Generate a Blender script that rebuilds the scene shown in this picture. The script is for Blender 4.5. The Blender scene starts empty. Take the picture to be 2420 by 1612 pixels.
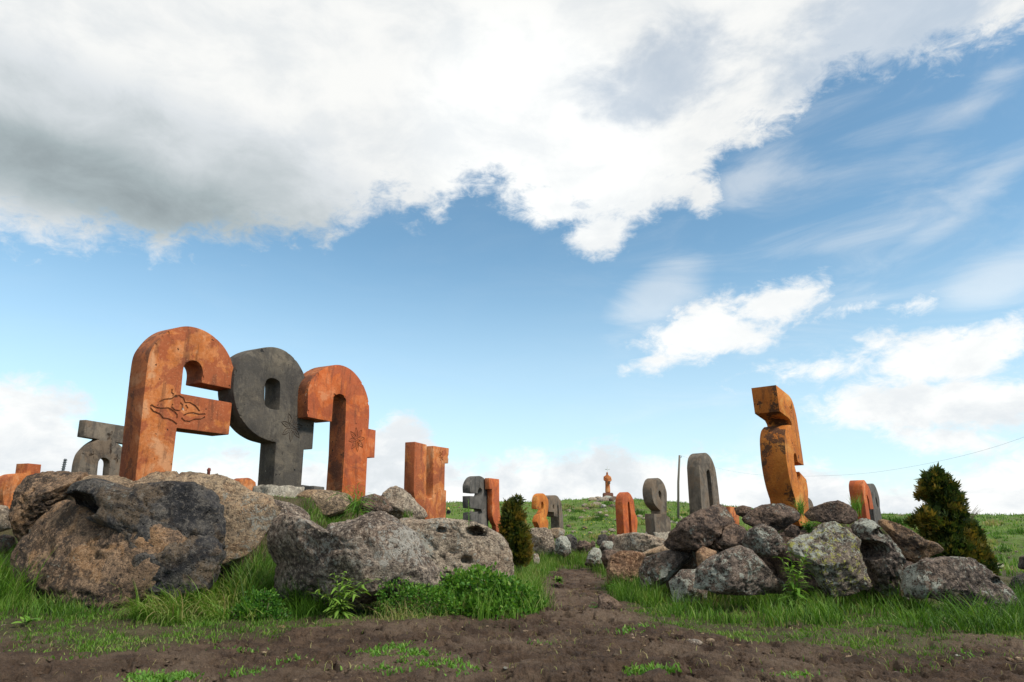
import bpy, bmesh, math, random
import numpy as np
from mathutils import Vector, Matrix, Euler

random.seed(7)
RNG = np.random.default_rng(11)
R = math.radians
scene = bpy.context.scene
col = scene.collection

# ------------------------------------------------------------------ camera
CAM_H = 0.80
PITCH = R(15.06)
FPX = 1613.0                       # focal length in pixels of the 2420 px wide photograph
cam_d = bpy.data.cameras.new('camera')
cam_d.sensor_fit = 'HORIZONTAL'
cam_d.sensor_width = 36.0
cam_d.lens = 36.0 * FPX / 2420.0
cam_d.clip_start = 0.05
cam_d.clip_end = 5000.0
cam = bpy.data.objects.new('camera', cam_d)
cam.location = (0, 0, CAM_H)
cam.rotation_euler = (R(90) + PITCH, 0, 0)
col.objects.link(cam)
scene.camera = cam
CP, SP = math.cos(PITCH), math.sin(PITCH)


def ray(px, py):
    u = (px - 1210.0) / FPX
    v = (806.0 - py) / FPX
    return np.array([u, CP - v * SP, SP + v * CP])


def at(px, py, Y):
    """world point on the sight line of a photo pixel at distance Y in front"""
    d = ray(px, py)
    return np.array([0, 0, CAM_H]) + d * (Y / d[1])


def azel(px, py):
    d = ray(px, py)
    d = d / np.linalg.norm(d)
    return math.degrees(math.atan2(d[0], d[1])), math.degrees(math.asin(d[2]))


# ------------------------------------------------------------------ node helper
class NB:
    def __init__(self, tree):
        self.t = tree
        self.n = tree.nodes
        self.l = tree.links

    def new(self, typ, **kw):
        nd = self.n.new(typ)
        for k, v in kw.items():
            setattr(nd, k, v)
        return nd

    def put(self, sock, v):
        if v is None:
            return
        if isinstance(v, bpy.types.NodeSocket):
            self.l.new(v, sock)
        else:
            if hasattr(sock, 'default_value'):
                if isinstance(v, (tuple, list)) and len(v) == 3 and sock.type == 'RGBA':
                    v = (*v, 1.0)
                sock.default_value = v

    def m(self, op, a, b=None, c=None, clamp=False):
        nd = self.new('ShaderNodeMath', operation=op, use_clamp=clamp)
        self.put(nd.inputs[0], a)
        self.put(nd.inputs[1], b)
        self.put(nd.inputs[2], c)
        return nd.outputs[0]

    def vm(self, op, a, b=None):
        nd = self.new('ShaderNodeVectorMath', operation=op)
        self.put(nd.inputs[0], a)
        self.put(nd.inputs[1], b)
        return nd.outputs[0]

    def mix(self, f, a, b, blend='MIX'):
        nd = self.new('ShaderNodeMix', data_type='RGBA', blend_type=blend)
        self.put(nd.inputs[0], f)
        self.put(nd.inputs[6], a)
        self.put(nd.inputs[7], b)
        return nd.outputs[2]

    def sstep(self, x, lo, hi, a=0.0, b=1.0):
        nd = self.new('ShaderNodeMapRange', interpolation_type='SMOOTHSTEP')
        self.put(nd.inputs[0], x)
        self.put(nd.inputs[1], lo)
        self.put(nd.inputs[2], hi)
        self.put(nd.inputs[3], a)
        self.put(nd.inputs[4], b)
        return nd.outputs[0]

    def noise(self, vec, scale, detail=4, rough=.55, dist=0.0, out=0):
        nd = self.new('ShaderNodeTexNoise')
        self.put(nd.inputs['Vector'], vec)
        self.put(nd.inputs['Scale'], scale)
        self.put(nd.inputs['Detail'], detail)
        self.put(nd.inputs['Roughness'], rough)
        self.put(nd.inputs['Distortion'], dist)
        return nd.outputs[out]

    def voro(self, vec, scale, feature='F1', rnd=1.0, out=0):
        nd = self.new('ShaderNodeTexVoronoi', feature=feature)
        self.put(nd.inputs['Vector'], vec)
        self.put(nd.inputs['Scale'], scale)
        self.put(nd.inputs['Randomness'], rnd)
        return nd.outputs[out]

    def scale(self, vec, s):
        nd = self.new('ShaderNodeMapping')
        self.put(nd.inputs['Vector'], vec)
        nd.inputs['Scale'].default_value = s
        return nd.outputs[0]

    def ramp(self, f, stops, interp='LINEAR'):
        nd = self.new('ShaderNodeValToRGB')
        cr = nd.color_ramp
        cr.interpolation = interp
        while len(cr.elements) < len(stops):
            cr.elements.new(0.5)
        for e, (p, c) in zip(cr.elements, stops):
            e.position = p
            e.color = (*c, 1.0)
        self.put(nd.inputs[0], f)
        return nd.outputs[0]


# ------------------------------------------------------------------ world: blue sky with a cloud bank
SUN_AZ, SUN_EL = 122.0, 46.0        # sun high on the right, a little behind the camera, through thin cloud
world = bpy.data.worlds.new('World')
scene.world = world
world.use_nodes = True
wt = world.node_tree
wt.nodes.clear()
W = NB(wt)
tc = W.new('ShaderNodeTexCoord')
vdir = W.vm('NORMALIZE', tc.outputs['Generated'])
sep = W.new('ShaderNodeSeparateXYZ')
W.put(sep.inputs[0], vdir)
DEG = 57.29578
az_n = W.m('MULTIPLY', W.m('ARCTAN2', sep.outputs[0], sep.outputs[1]), DEG)
el_n = W.m('MULTIPLY', W.m('ARCSINE', sep.outputs[2]), DEG)
sky = W.new('ShaderNodeTexSky', sky_type='NISHITA')
sky.sun_disc = False
sky.sun_elevation = R(SUN_EL)
sky.sun_rotation = R(SUN_AZ)
sky.altitude = 1600.0
sky.air_density = 1.1
sky.dust_density = 0.4
sky.ozone_density = 2.0


def fcurve(pts):
    """elevation (degrees) as a function of azimuth, all the way round"""
    nd = W.new('ShaderNodeFloatCurve')
    cm = nd.mapping
    cm.use_clip = False
    cv = cm.curves[0]
    pts = sorted(pts)
    P = [((a + 180) / 360, e / 90) for a, e in pts]
    cv.points[0].location = P[0]
    cv.points[1].location = P[-1]
    for p in P[1:-1]:
        cv.points.new(*p)
    for p in cv.points:
        p.handle_type = 'AUTO'
    cm.update()
    W.put(nd.inputs['Value'], W.m('DIVIDE', W.m('ADD', az_n, 180.0), 360.0))
    return W.m('MULTIPLY', nd.outputs[0], 90.0)


wv = W.scale(vdir, (1, 1, 1.7))
n_big = W.noise(wv, 2.6, 3, .5)
n_mid = W.noise(wv, 8.5, 9, .60, .25)
n_fine = W.noise(wv, 26.0, 8, .66, .35)
wisp = W.noise(W.scale(vdir, (1.3, 1.3, 5.0)), 4.0, 9, .62, .8)
bank_pts = [azel(x, y) for x, y in [(0, 555), (235, 585), (515, 590), (700, 575), (822, 560), (890, 510), (1030, 505),
            (1130, 455), (1235, 505), (1335, 530), (1420, 560), (1500, 540), (1610, 490), (1720, 400),
            (1880, 300), (1960, 220), (2060, 190), (2260, 140), (2420, 70)]]
bank_pts += [(-180, 34), (-130, 22), (-95, 16), (-60, 17), (52, 42), (80, 46), (110, 38), (150, 36), (180, 34)]
bank = W.m('SUBTRACT', el_n, fcurve(bank_pts))
bank = W.m('MINIMUM', bank, 9.0)
hz_pts = [azel(x, y) for x, y in [(0, 900), (110, 930), (200, 1010), (330, 1090), (520, 1060), (700, 1080), (860, 1030),
          (920, 985), (985, 985), (1050, 1085), (1150, 1090), (1260, 1066), (1380, 1064), (1440, 1048), (1520, 1078),
          (1640, 1068), (1800, 1090), (1900, 1085), (2060, 1128), (2160, 1120), (2300, 1080), (2420, 1040)]]
hz_pts += [(-180, 9), (-120, 6), (-70, 10), (60, 9), (100, 6), (140, 10), (180, 9)]
hzf = W.m('MULTIPLY', W.m('SUBTRACT', fcurve(hz_pts), el_n), 1.5)
hzf = W.m('MINIMUM', hzf, 5.0)


def blob(cx, cy, ax, ay, rot=0.0):
    """elliptical cloud mass: signed size in degrees, positive inside"""
    a, e = azel(cx, cy)
    k = 1 / 30.0
    mp = W.new('ShaderNodeMapping', vector_type='TEXTURE')
    cmb = W.new('ShaderNodeCombineXYZ')
    W.put(cmb.inputs[0], az_n)
    W.put(cmb.inputs[1], el_n)
    W.put(mp.inputs['Vector'], cmb.outputs[0])
    mp.inputs['Location'].default_value = (a, e, 0)
    mp.inputs['Rotation'].default_value = (0, 0, R(rot))
    mp.inputs['Scale'].default_value = (ax * k, ay * k, 1)
    ln = W.new('ShaderNodeVectorMath', operation='LENGTH')
    W.put(ln.inputs[0], mp.outputs[0])
    return W.m('MULTIPLY', W.m('SUBTRACT', 1.0, ln.outputs['Value']), min(ax, ay) * k * 2.0)


F = W.m('MAXIMUM', bank, hzf)
for b in [(1650, 785, 150, 74, 14), (1820, 715, 140, 52, 6), (1580, 848, 90, 28, 12), (1740, 790, 110, 50, 8),
          (2010, 730, 55, 22, 6), (2165, 718, 55, 16, 4), (1960, 868, 160, 36, 8), (2080, 815, 60, 22, 8),
          (2230, 850, 190, 70, 10), (2380, 800, 90, 45, 20), (2060, 960, 150, 62, 0), (2240, 955, 230, 70, -4),
          (2230, 1040, 170, 45, -8), (2390, 930, 120, 45, 4), (1300, 470, 150, 70, 0), (1425, 545, 100, 62, 10),
          (1570, 440, 190, 64, 0), (1660, 455, 60, 62, 0), (60, 960, 110, 60, 0), (1780, 880, 45, 14, 10)]:
    F = W.m('MAXIMUM', F, blob(*b))
VE = blob(2330, 430, 150, 42, 22)
for b in [(2060, 545, 200, 26, 6), (2380, 650, 130, 60, 12), (2290, 250, 160, 34, 22), (1560, 700, 150, 80, 30),
          (2250, 520, 130, 22, 24), (1780, 420, 160, 60, 10)]:
    VE = W.m('MAXIMUM', VE, blob(*b))
# ragged density
D = W.m('ADD', F, W.m('MULTIPLY', W.m('SUBTRACT', n_mid, .5), 5.8))
D = W.m('ADD', D, W.m('MULTIPLY', W.m('SUBTRACT', n_fine, .5), 7.6))
alpha = W.sstep(D, -.8, 2.5)
# thin breaks and blue-grey translucence in the right half of the bank
thin = W.m('MAXIMUM', blob(1560, 190, 330, 140, 12), W.m('SUBTRACT', blob(2080, 60, 420, 170, 10), 1.0))
thin = W.m('MULTIPLY', W.sstep(W.m('ADD', thin, W.m('MULTIPLY', W.m('SUBTRACT', n_mid, .55), 16.0)), 0.0, 6.0), .42)
alpha = W.m('MULTIPLY', alpha, W.m('SUBTRACT', 1.0, thin))
veil = W.m('MULTIPLY', W.sstep(W.m('ADD', VE, W.m('MULTIPLY', W.m('SUBTRACT', wisp, .5), 9.0)), -1.2, 3.8), .46)
# a little haze of cirrus over the right part of the open blue
cirr = W.m('MULTIPLY', W.sstep(wisp, .42, .80), W.sstep(sep.outputs[0], .03, .42, 0.03, .26))
alpha = W.m('MAXIMUM', alpha, W.m('MAXIMUM', veil, cirr))
# grey underside of the thick part of the bank, white where sun comes through
g = blob(150, 350, 1000, 230, -3)
g2 = blob(60, 385, 700, 105, -3)
grey = W.m('ADD', W.m('MULTIPLY', W.sstep(g, -.5, 8.0), .28), W.m('MULTIPLY', W.sstep(g2, -1.0, 5.5), .33))
grey = W.m('MULTIPLY', grey, W.sstep(n_big, .25, .75, 1.15, .8))
mott = W.m('MULTIPLY', W.sstep(n_mid, .35, .7), W.sstep(el_n, 14.0, 26.0, .09, .15))
lo_grey = W.m('MULTIPLY', W.sstep(el_n, 16.0, 2.0), W.m('MULTIPLY', W.sstep(n_mid, .42, .66), .17))
shade = W.m('SUBTRACT', 1.0, W.m('ADD', W.m('ADD', grey, mott), lo_grey), clamp=True)
cloud_col = W.ramp(shade, [(0.0, (1.0, 1.2, 1.35)), (0.45, (3.6, 4.2, 4.4)), (.8, (6.6, 6.95, 7.2)), (1.0, (8.5, 8.55, 8.4))])
sun_c = azel(1190, -120)
glow = W.m('MULTIPLY', W.sstep(blob(1270, 330, 420, 300, -20), -3.0, 9.0, 1.0, 1.10), W.sstep(el_n, 26.0, 14.0, 1.0, 1.10))
cm = W.new('ShaderNodeVectorMath', operation='SCALE')
W.put(cm.inputs[0], cloud_col)
W.put(cm.inputs[3], glow)
sky_gain = W.new('ShaderNodeVectorMath', operation='MULTIPLY')
W.put(sky_gain.inputs[0], sky.outputs[0])
sky_gain.inputs[1].default_value = (1.52, 1.80, 1.60)
pale = W.mix(W.sstep(el_n, 24.0, 1.0, 0.0, .62), sky_gain.outputs[0], (6.6, 8.0, 9.0))
final = W.mix(alpha, pale, cm.outputs[0])
bg = W.new('ShaderNodeBackground')
W.put(bg.inputs[0], final)
bg.inputs[1].default_value = 0.10
wo = W.new('ShaderNodeOutputWorld')
wt.links.new(bg.outputs[0], wo.inputs[0])

sun_d = bpy.data.lights.new('sun', 'SUN')
sun_d.energy = 3.6
sun_d.angle = R(9)
sun_d.color = (1.0, .95, .86)
sun = bpy.data.objects.new('sun', sun_d)
sd = Vector((math.sin(R(SUN_AZ)) * math.cos(R(SUN_EL)), math.cos(R(SUN_AZ)) * math.cos(R(SUN_EL)), math.sin(R(SUN_EL))))
sun.rotation_euler = sd.to_track_quat('Z', 'Y').to_euler()
sun.location = (8, 0, 12)
col.objects.link(sun)

scene.view_settings.view_transform = 'Standard'
scene.view_settings.look = 'None'
scene.view_settings.exposure = 0.18
scene.view_settings.gamma = 1.0
scene.view_settings.use_curve_mapping = False


# ------------------------------------------------------------------ object helpers
def tag(o, label=None, cat=None, group=None, kind=None):
    if label:
        o['label'] = label
    if cat:
        o['category'] = cat
    if group:
        o['group'] = group
    if kind:
        o['kind'] = kind
    return o


def link(o, parent=None):
    col.objects.link(o)
    if parent is not None:
        o.parent = parent
    return o


def empty(name, loc=(0, 0, 0)):
    o = bpy.data.objects.new(name, None)
    o.location = loc
    o.empty_display_size = .1
    return link(o)


def mesh_np(name, V, Fq, mat, parent=None, smooth=True, attrs=None, k=None):
    """fast mesh from arrays: V (n,3), Fq (m,k) with k 3 or 4"""
    me = bpy.data.meshes.new(name)
    V = np.asarray(V, dtype=np.float32)
    Fq = np.asarray(Fq, dtype=np.int32)
    me.vertices.add(len(V))
    me.vertices.foreach_set('co', V.ravel())
    m, kk = Fq.shape
    me.loops.add(m * kk)
    me.loops.foreach_set('vertex_index', Fq.ravel())
    me.polygons.add(m)
    me.polygons.foreach_set('loop_start', np.arange(0, m * kk, kk, dtype=np.int32))
    me.polygons.foreach_set('loop_total', np.full(m, kk, dtype=np.int32))
    if smooth:
        me.polygons.foreach_set('use_smooth', np.ones(m, dtype=bool))
    for an, av in (attrs or {}).items():
        a = me.attributes.new(an, 'FLOAT', 'POINT')
        a.data.foreach_set('value', np.asarray(av, dtype=np.float32).ravel())
    me.update(calc_edges=True)
    me.materials.append(mat)
    o = bpy.data.objects.new(name, me)
    return link(o, parent)


def mesh_bm(name, bm, mat, parent=None, smooth=False):
    me = bpy.data.meshes.new(name)
    bm.normal_update()
    bm.to_mesh(me)
    bm.free()
    if smooth:
        me.polygons.foreach_set('use_smooth', np.ones(len(me.polygons), dtype=bool))
    me.materials.append(mat)
    o = bpy.data.objects.new(name, me)
    return link(o, parent)


def local(o, origin):
    """move a mesh object's origin to a point, keeping the shape where it is"""
    o.data.transform(Matrix.Translation(-Vector(origin)))
    o.location = Vector(origin)
    return o


# ------------------------------------------------------------------ numpy noise
_perm = np.random.default_rng(5).permutation(256)
_perm = np.concatenate([_perm, _perm, _perm]).astype(np.int32)
_gr = np.random.default_rng(6).normal(size=(256, 3))
_gr /= np.linalg.norm(_gr, axis=1)[:, None]
_gr = _gr.astype(np.float32)


def pn(P):
    P = np.asarray(P, dtype=np.float32)
    i = np.floor(P).astype(np.int32)
    f = P - i
    i &= 255
    u = f * f * f * (f * (f * 6 - 15) + 10)
    out = 0
    res = np.zeros(len(P), dtype=np.float32)
    for dx in (0, 1):
        wx = u[:, 0] if dx else 1 - u[:, 0]
        for dy in (0, 1):
            wy = u[:, 1] if dy else 1 - u[:, 1]
            for dz in (0, 1):
                wz = u[:, 2] if dz else 1 - u[:, 2]
                h = _perm[_perm[_perm[i[:, 0] + dx] + i[:, 1] + dy] + i[:, 2] + dz]
                gvec = _gr[h]
                res += wx * wy * wz * (gvec[:, 0] * (f[:, 0] - dx) + gvec[:, 1] * (f[:, 1] - dy) + gvec[:, 2] * (f[:, 2] - dz))
    return res * 1.5


def fbm(P, octaves=5, rough=.5, lac=2.03):
    P = np.asarray(P, dtype=np.float32)
    a, s, t = 1.0, np.zeros(len(P), dtype=np.float32), 0
    for o in range(octaves):
        s += a * pn(P + 17.3 * o)
        t += a
        a *= rough
        P = P * lac
    return s / t


def ridged(P, octaves=4, rough=.5):
    P = np.asarray(P, dtype=np.float32)
    a, s, t = 1.0, np.zeros(len(P), dtype=np.float32), 0
    for o in range(octaves):
        s += a * (1 - 2 * np.abs(pn(P + 31.7 * o)))
        t += a
        a *= rough
        P = P * 2.1
    return s / t


def sm(x, a, b):
    t = np.clip((x - a) / (b - a), 0, 1)
    return t * t * (3 - 2 * t)


# ------------------------------------------------------------------ terrain height
EL_AZ = np.array([-180, -60, -40, -25, -8, 0, 4, 6.5, 7.8, 9.5, 13, 17, 24, 32, 60, 180.0])
EL_V = np.array([0.6, 1.2, 1.6, 1.72, 1.74, 1.74, 1.85, 2.05, 2.15, 2.0, 1.72, 1.4, .75, .62, .5, .6])
# banks of piled earth and stone that carry the letters: x, y, height, half width
MOUNDS = [(-7.9, 11.3, .98, 1.3), (-7.0, 11.3, .98, 1.2), (-5.2, 9.3, 1.05, 1.25), (-4.2, 8.6, 1.12, 1.1), (-3.1, 9.0, 1.12, 1.0), (-2.6, 10.2, 1.10, .95), (-1.9, 11.6, .9, .9),
          (-1.5, 13.4, .82, .9), (-1.05, 15.2, .62, .9), (-.55, 17.2, .62, .95), (-.1, 18.4, .55, 1.0),
          (3.2, 9.3, .72, .75), (3.9, 9.2, .80, .8), (4.6, 10.2, .85, 1.0), (4.9, 11.6, .8, 1.0), (4.4, 14.6, .75, .9), (3.4, 14.8, .42, .8),
          (5.9, 11.5, .75, 1.0), (7.2, 14.2, .86, 1.1), (3.0, 17.2, .42, .9), (0.8, 18.9, .50, .8), (1.5, 20.0, .50, .8),
          (.75, 15.9, .20, 1.1), (1.5, 16.0, .27, 1.0), (2.2, 15.8, .34, 1.0), (2.6, 14.2, .26, .9), (.55, 17.3, .30, 1.0)]


def gz(x, y, detail=False):
    x = np.asarray(x, dtype=np.float64)
    y = np.asarray(y, dtype=np.float64)
    z = -.16 * np.exp(-((y - 18) / 4.5) ** 2) * (np.abs(x) < 60)
    az = np.degrees(np.arctan2(x, y))
    e = np.interp(az, EL_AZ, EL_V)
    r = np.sqrt(x * x + y * y)
    zr = CAM_H + 70 * np.tan(np.radians(e))
    hill = sm(r, 17, 74) * zr
    far = np.where(r > 72, zr - (r - 72) * .012, hill)
    hill = np.where(r > 72, far, hill)
    hill = np.maximum(hill, -6)
    z = z + hill * (y > -1e9)
    m = np.zeros_like(z)
    for mx, my, mh, mw in MOUNDS:
        d2 = ((x - mx) ** 2 + (y - my) ** 2) / (mw * mw)
        m = np.maximum(m, mh * np.exp(-np.maximum(d2 - .25, 0) * 1.15))
    return z + m


def to_ground(px, py, ymin=2.5, ymax=120.0):
    """photo pixels -> ground points (arrays)"""
    px = np.atleast_1d(np.asarray(px, float))
    py = np.atleast_1d(np.asarray(py, float))
    u = (px - 1210.0) / FPX
    v = (806.0 - py) / FPX
    dy = CP - v * SP
    dz = SP + v * CP
    Y = np.geomspace(ymin, ymax, 420)
    X = (u / dy)[:, None] * Y[None, :]
    Z = CAM_H + (dz / dy)[:, None] * Y[None, :]
    G = gz(X, np.broadcast_to(Y[None, :], X.shape))
    below = Z <= G
    k = np.where(below.any(1), below.argmax(1), len(Y) - 1)
    j = np.arange(len(px))
    return np.stack([X[j, k], Y[k], G[j, k]], 1)


def flat_xy(px, py):
    """photo pixel -> point on the flat foreground"""
    d = ray(px, py)
    t = -CAM_H / d[2]
    return d[0] * t, d[1] * t


def in_poly(x, y, poly):
    x = np.asarray(x)
    y = np.asarray(y)
    ins = np.zeros(x.shape, bool)
    n = len(poly)
    for i in range(n):
        x1, y1 = poly[i]
        x2, y2 = poly[(i + 1) % n]
        c = ((y1 > y) != (y2 > y)) & (x < (x2 - x1) * (y - y1) / (y2 - y1 + 1e-12) + x1)
        ins ^= c
    return ins


PATH = [(1270, 1475), (1250, 1420), (1265, 1385), (1300, 1352), (1330, 1340), (1400, 1341), (1420, 1375), (1428, 1410), (1490, 1452), (1530, 1490), (1400, 1560)]
PATH_XY = [flat_xy(*p) for p in PATH]
EDGE = [flat_xy(*p) for p in [(0, 1525), (200, 1530), (420, 1540), (640, 1520), (700, 1475), (860, 1470), (1050, 1462), (1290, 1455),
                              (1480, 1470), (1600, 1505), (1800, 1535), (2100, 1545), (2250, 1525), (2420, 1530)]]
EX = np.array([-9] + [e[0] for e in EDGE] + [9])
EY = np.array([EDGE[0][1]] + [e[1] for e in EDGE] + [EDGE[-1][1]])


def pathdist(x, y):
    """rough signed distance to the mud path, positive inside"""
    x = np.asarray(x, float)
    y = np.asarray(y, float)
    dmin = np.full(x.shape, 1e9)
    n = len(PATH_XY)
    for i in range(n):
        ax, ay = PATH_XY[i]
        bx, by = PATH_XY[(i + 1) % n]
        vx, vy = bx - ax, by - ay
        t = np.clip(((x - ax) * vx + (y - ay) * vy) / (vx * vx + vy * vy), 0, 1)
        dmin = np.minimum(dmin, np.hypot(x - ax - t * vx, y - ay - t * vy))
    return np.where(in_poly(x, y, PATH_XY), dmin, -dmin)


def grassy(x, y):
    """0 bare earth .. 1 grass"""
    x = np.asarray(x, float)
    y = np.asarray(y, float)
    P = np.stack([x.ravel() * 1.1, y.ravel() * 1.1, 0 * x.ravel()], 1)
    n = fbm(P, 4).reshape(x.shape)
    front = (y - np.interp(x, EX, EY)) / .9 + n * 1.8
    g = sm(front, -.35, .9)
    pd = pathdist(x, y)
    g = g * (1 - sm(pd + n * .35, -.22, .12))
    return g


# ------------------------------------------------------------------ materials
def mat_new(name):
    m = bpy.data.materials.new(name)
    m.use_nodes = True
    nt = m.node_tree
    nt.nodes.clear()
    b = NB(nt)
    out = b.new('ShaderNodeOutputMaterial')
    bs = b.new('ShaderNodeBsdfPrincipled')
    nt.links.new(bs.outputs[0], out.inputs[0])
    bs.inputs['Specular IOR Level'].default_value = .25
    return m, b, bs, out


def bump(b, bs, h, strength=.5, dist=.02, prev=None):
    nd = b.new('ShaderNodeBump')
    nd.inputs['Strength'].default_value = strength
    nd.inputs['Distance'].default_value = dist
    b.put(nd.inputs['Height'], h)
    if prev is not None:
        b.put(nd.inputs['Normal'], prev)
    if bs is not None:
        b.put(bs.inputs['Normal'], nd.outputs[0])
    return nd.outputs[0]


def rock_mat(name, c1, c2, dark, warm, lich, a_dark=.4, a_warm=.3, a_lich=.4, spot=9.0, yellow=0.0, grain=1.0):
    c1 = (c1[0] * 1.26, c1[1] * 1.22, c1[2] * 1.16)
    c2 = (c2[0] * 1.26, c2[1] * 1.22, c2[2] * 1.16)
    m, b, bs, out = mat_new(name)
    tcn = b.new('ShaderNodeTexCoord')
    oi = b.new('ShaderNodeObjectInfo')
    off = b.vm('ADD', tcn.outputs['Object'], b.vm('MULTIPLY', oi.outputs['Location'], (3.1, 1.7, 2.3)))
    n1 = b.noise(off, 2.0, 9, .64, .5)
    n2 = b.noise(off, 6.0, 10, .70, .3)
    n3 = b.noise(off, 24.0, 8, .80)
    n4 = b.noise(off, 3.0, 8, .62, .6)
    n5 = b.noise(off, spot, 10, .78, .35)
    n6 = b.noise(off, 1.3, 4, .55, .3)
    grainy = b.noise(off, 75.0, 4, .75)
    c = b.mix(b.sstep(n2, .40, .60), c1, c2)
    c = b.mix(b.m('MULTIPLY', b.sstep(n4, .49, .58), a_warm, clamp=True), c, warm)
    c = b.mix(b.m('MULTIPLY', b.sstep(n1, .48, .56), a_dark, clamp=True), c, dark)
    spk = b.m('MULTIPLY', b.sstep(n3, .515, .585), min(1, .72 * grain))
    c = b.mix(spk, c, dark)
    c = b.mix(b.m('MULTIPLY', b.sstep(n3, .475, .415), min(1, .62 * grain)), c, (c2[0] * 1.6, c2[1] * 1.6, c2[2] * 1.58))
    th = .66 - .22 * a_lich
    lm = b.sstep(b.m('ADD', n5, b.m('MULTIPLY', b.m('SUBTRACT', n6, .5), .75)), th, th + .035)
    lm = b.m('MULTIPLY', lm, b.sstep(grainy, .36, .48))
    lm = b.m('MULTIPLY', lm, .9 if a_lich > 0 else 0.0)
    c = b.mix(lm, c, lich)
    if yellow > 0:
        yv = b.noise(off, 17.0, 7, .7, .4)
        ym = b.m('MULTIPLY', b.sstep(yv, .60 - .05 * yellow, .625 - .05 * yellow), b.sstep(grainy, .38, .48))
        c = b.mix(b.m('MULTIPLY', ym, min(1, yellow)), c, (.44, .42, .10))
    c = b.mix(b.m('MULTIPLY', b.sstep(grainy, .54, .66), .55), c, (dark[0] * .8, dark[1] * .8, dark[2] * .8))
    b.put(bs.inputs['Base Color'], c)
    b.put(bs.inputs['Roughness'], .92)
    vor = b.voro(off, 24.0)
    h = b.m('ADD', b.m('MULTIPLY', n3, -1.0), b.m('ADD', b.m('MULTIPLY', grainy, -.45), b.m('MULTIPLY', b.sstep(vor, .05, .30), .55)))
    h = b.m('ADD', h, b.m('MULTIPLY', lm, .15))
    nrm = bump(b, None, n2, .7, .08)
    bump(b, bs, h, 1.0, .035, nrm)
    return m


M = {}
M['rock_brown'] = rock_mat('rock_brown', (.15, .10, .068), (.27, .18, .115), (.032, .027, .025), (.36, .20, .095), (.36, .35, .28), .7, .85, .15, 11)
M['rock_dark'] = rock_mat('rock_dark', (.050, .048, .050), (.105, .095, .085), (.020, .020, .023), (.20, .13, .07), (.30, .29, .25), .75, .6, .1, 12)
M['rock_tan'] = rock_mat('rock_tan', (.24, .175, .115), (.35, .26, .175), (.06, .05, .045), (.38, .225, .12), (.40, .38, .32), .4, .6, .1, 10)
M['rock_speckled'] = rock_mat('rock_speckled', (.165, .130, .105), (.30, .25, .205), (.048, .035, .03), (.24, .155, .105), (.46, .43, .37), .55, .5, .35, 18, 0, 1.3)
M['rock_pale'] = rock_mat('rock_pale', (.235, .185, .14), (.36, .30, .235), (.066, .05, .042), (.30, .20, .13), (.48, .47, .40), .45, .5, .42, 14, 0, 1.1)
M['rock_lichen'] = rock_mat('rock_lichen', (.105, .080, .066), (.19, .15, .125), (.024, .020, .019), (.22, .14, .09), (.48, .49, .41), .6, .5, .70, 16, 0, 1.25)
M['rock_yellow'] = rock_mat('rock_yellow', (.115, .09, .072), (.20, .165, .135), (.024, .021, .019), (.22, .15, .09), (.46, .47, .39), .6, .4, .62, 16, .95, 1.25)
M['rock_umber'] = rock_mat('rock_umber', (.095, .067, .053), (.175, .125, .097), (.028, .022, .021), (.22, .135, .08), (.38, .38, .32), .65, .6, .15, 12)
M['rock_rust'] = rock_mat('rock_rust', (.23, .14, .085), (.33, .215, .135), (.085, .04, .025), (.36, .19, .09), (.38, .34, .28), .6, .7, .12, 10)


def letter_mat(name, c1, c2, c3, dark, chip, a_dark=.3, a_c3=.6, dscale=2.4, dth=.535, pk=(1.12, 1.6, 2.3)):
    m, b, bs, out = mat_new(name)
    tcn = b.new('ShaderNodeTexCoord')
    oi = b.new('ShaderNodeObjectInfo')
    off = b.vm('ADD', tcn.outputs['Object'], b.vm('MULTIPLY', oi.outputs['Location'], (2.1, 1.3, 1.9)))
    n1 = b.noise(off, 2.2, 9, .64, .6)
    n2 = b.noise(off, 7.0, 10, .72, .4)
    n3 = b.noise(off, dscale, 10, .74, .4)
    n4 = b.noise(off, 38.0, 6, .78)
    n5 = b.noise(b.scale(off, (1, 1, .18)), 9.0, 8, .66, .2)
    c = b.mix(b.sstep(n2, .40, .60), c1, c2)
    c = b.mix(b.m('MULTIPLY', b.sstep(n1, .485, .545), a_c3), c, c3)
    pale = (min(1, c2[0] * pk[0]), c2[1] * pk[1], c2[2] * pk[2])
    c = b.mix(b.m('MULTIPLY', b.sstep(n1, .45, .36), .75), c, pale)
    c = b.mix(b.m('MULTIPLY', b.sstep(n5, .52, .64), .5), c, dark)
    c = b.mix(b.m('MULTIPLY', b.sstep(n3, dth, dth + .03), a_dark), c, dark)
    c = b.mix(b.m('MULTIPLY', b.sstep(n4, .56, .66), .5), c, dark)
    c = b.mix(b.m('MULTIPLY', b.sstep(n4, .44, .36), .4), c, pale)
    pit = b.noise(off, 14.0, 3, .5)
    pm = b.sstep(pit, .705, .73)
    c = b.mix(pm, c, (dark[0] * .6, dark[1] * .6, dark[2] * .6))
    cv = b.noise(off, 5.5, 5, .62, .3)
    cmk = b.sstep(cv, .725, .74)
    c = b.mix(cmk, c, chip)
    b.put(bs.inputs['Base Color'], c)
    b.put(bs.inputs['Roughness'], .85)
    h = b.m('ADD', b.m('MULTIPLY', n4, .6), b.m('MULTIPLY', n2, .7))
    h = b.m('SUBTRACT', h, b.m('ADD', b.m('MULTIPLY', pm, .9), b.m('MULTIPLY', cmk, .3)))
    bump(b, bs, h, .7, .018)
    return m


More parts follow.
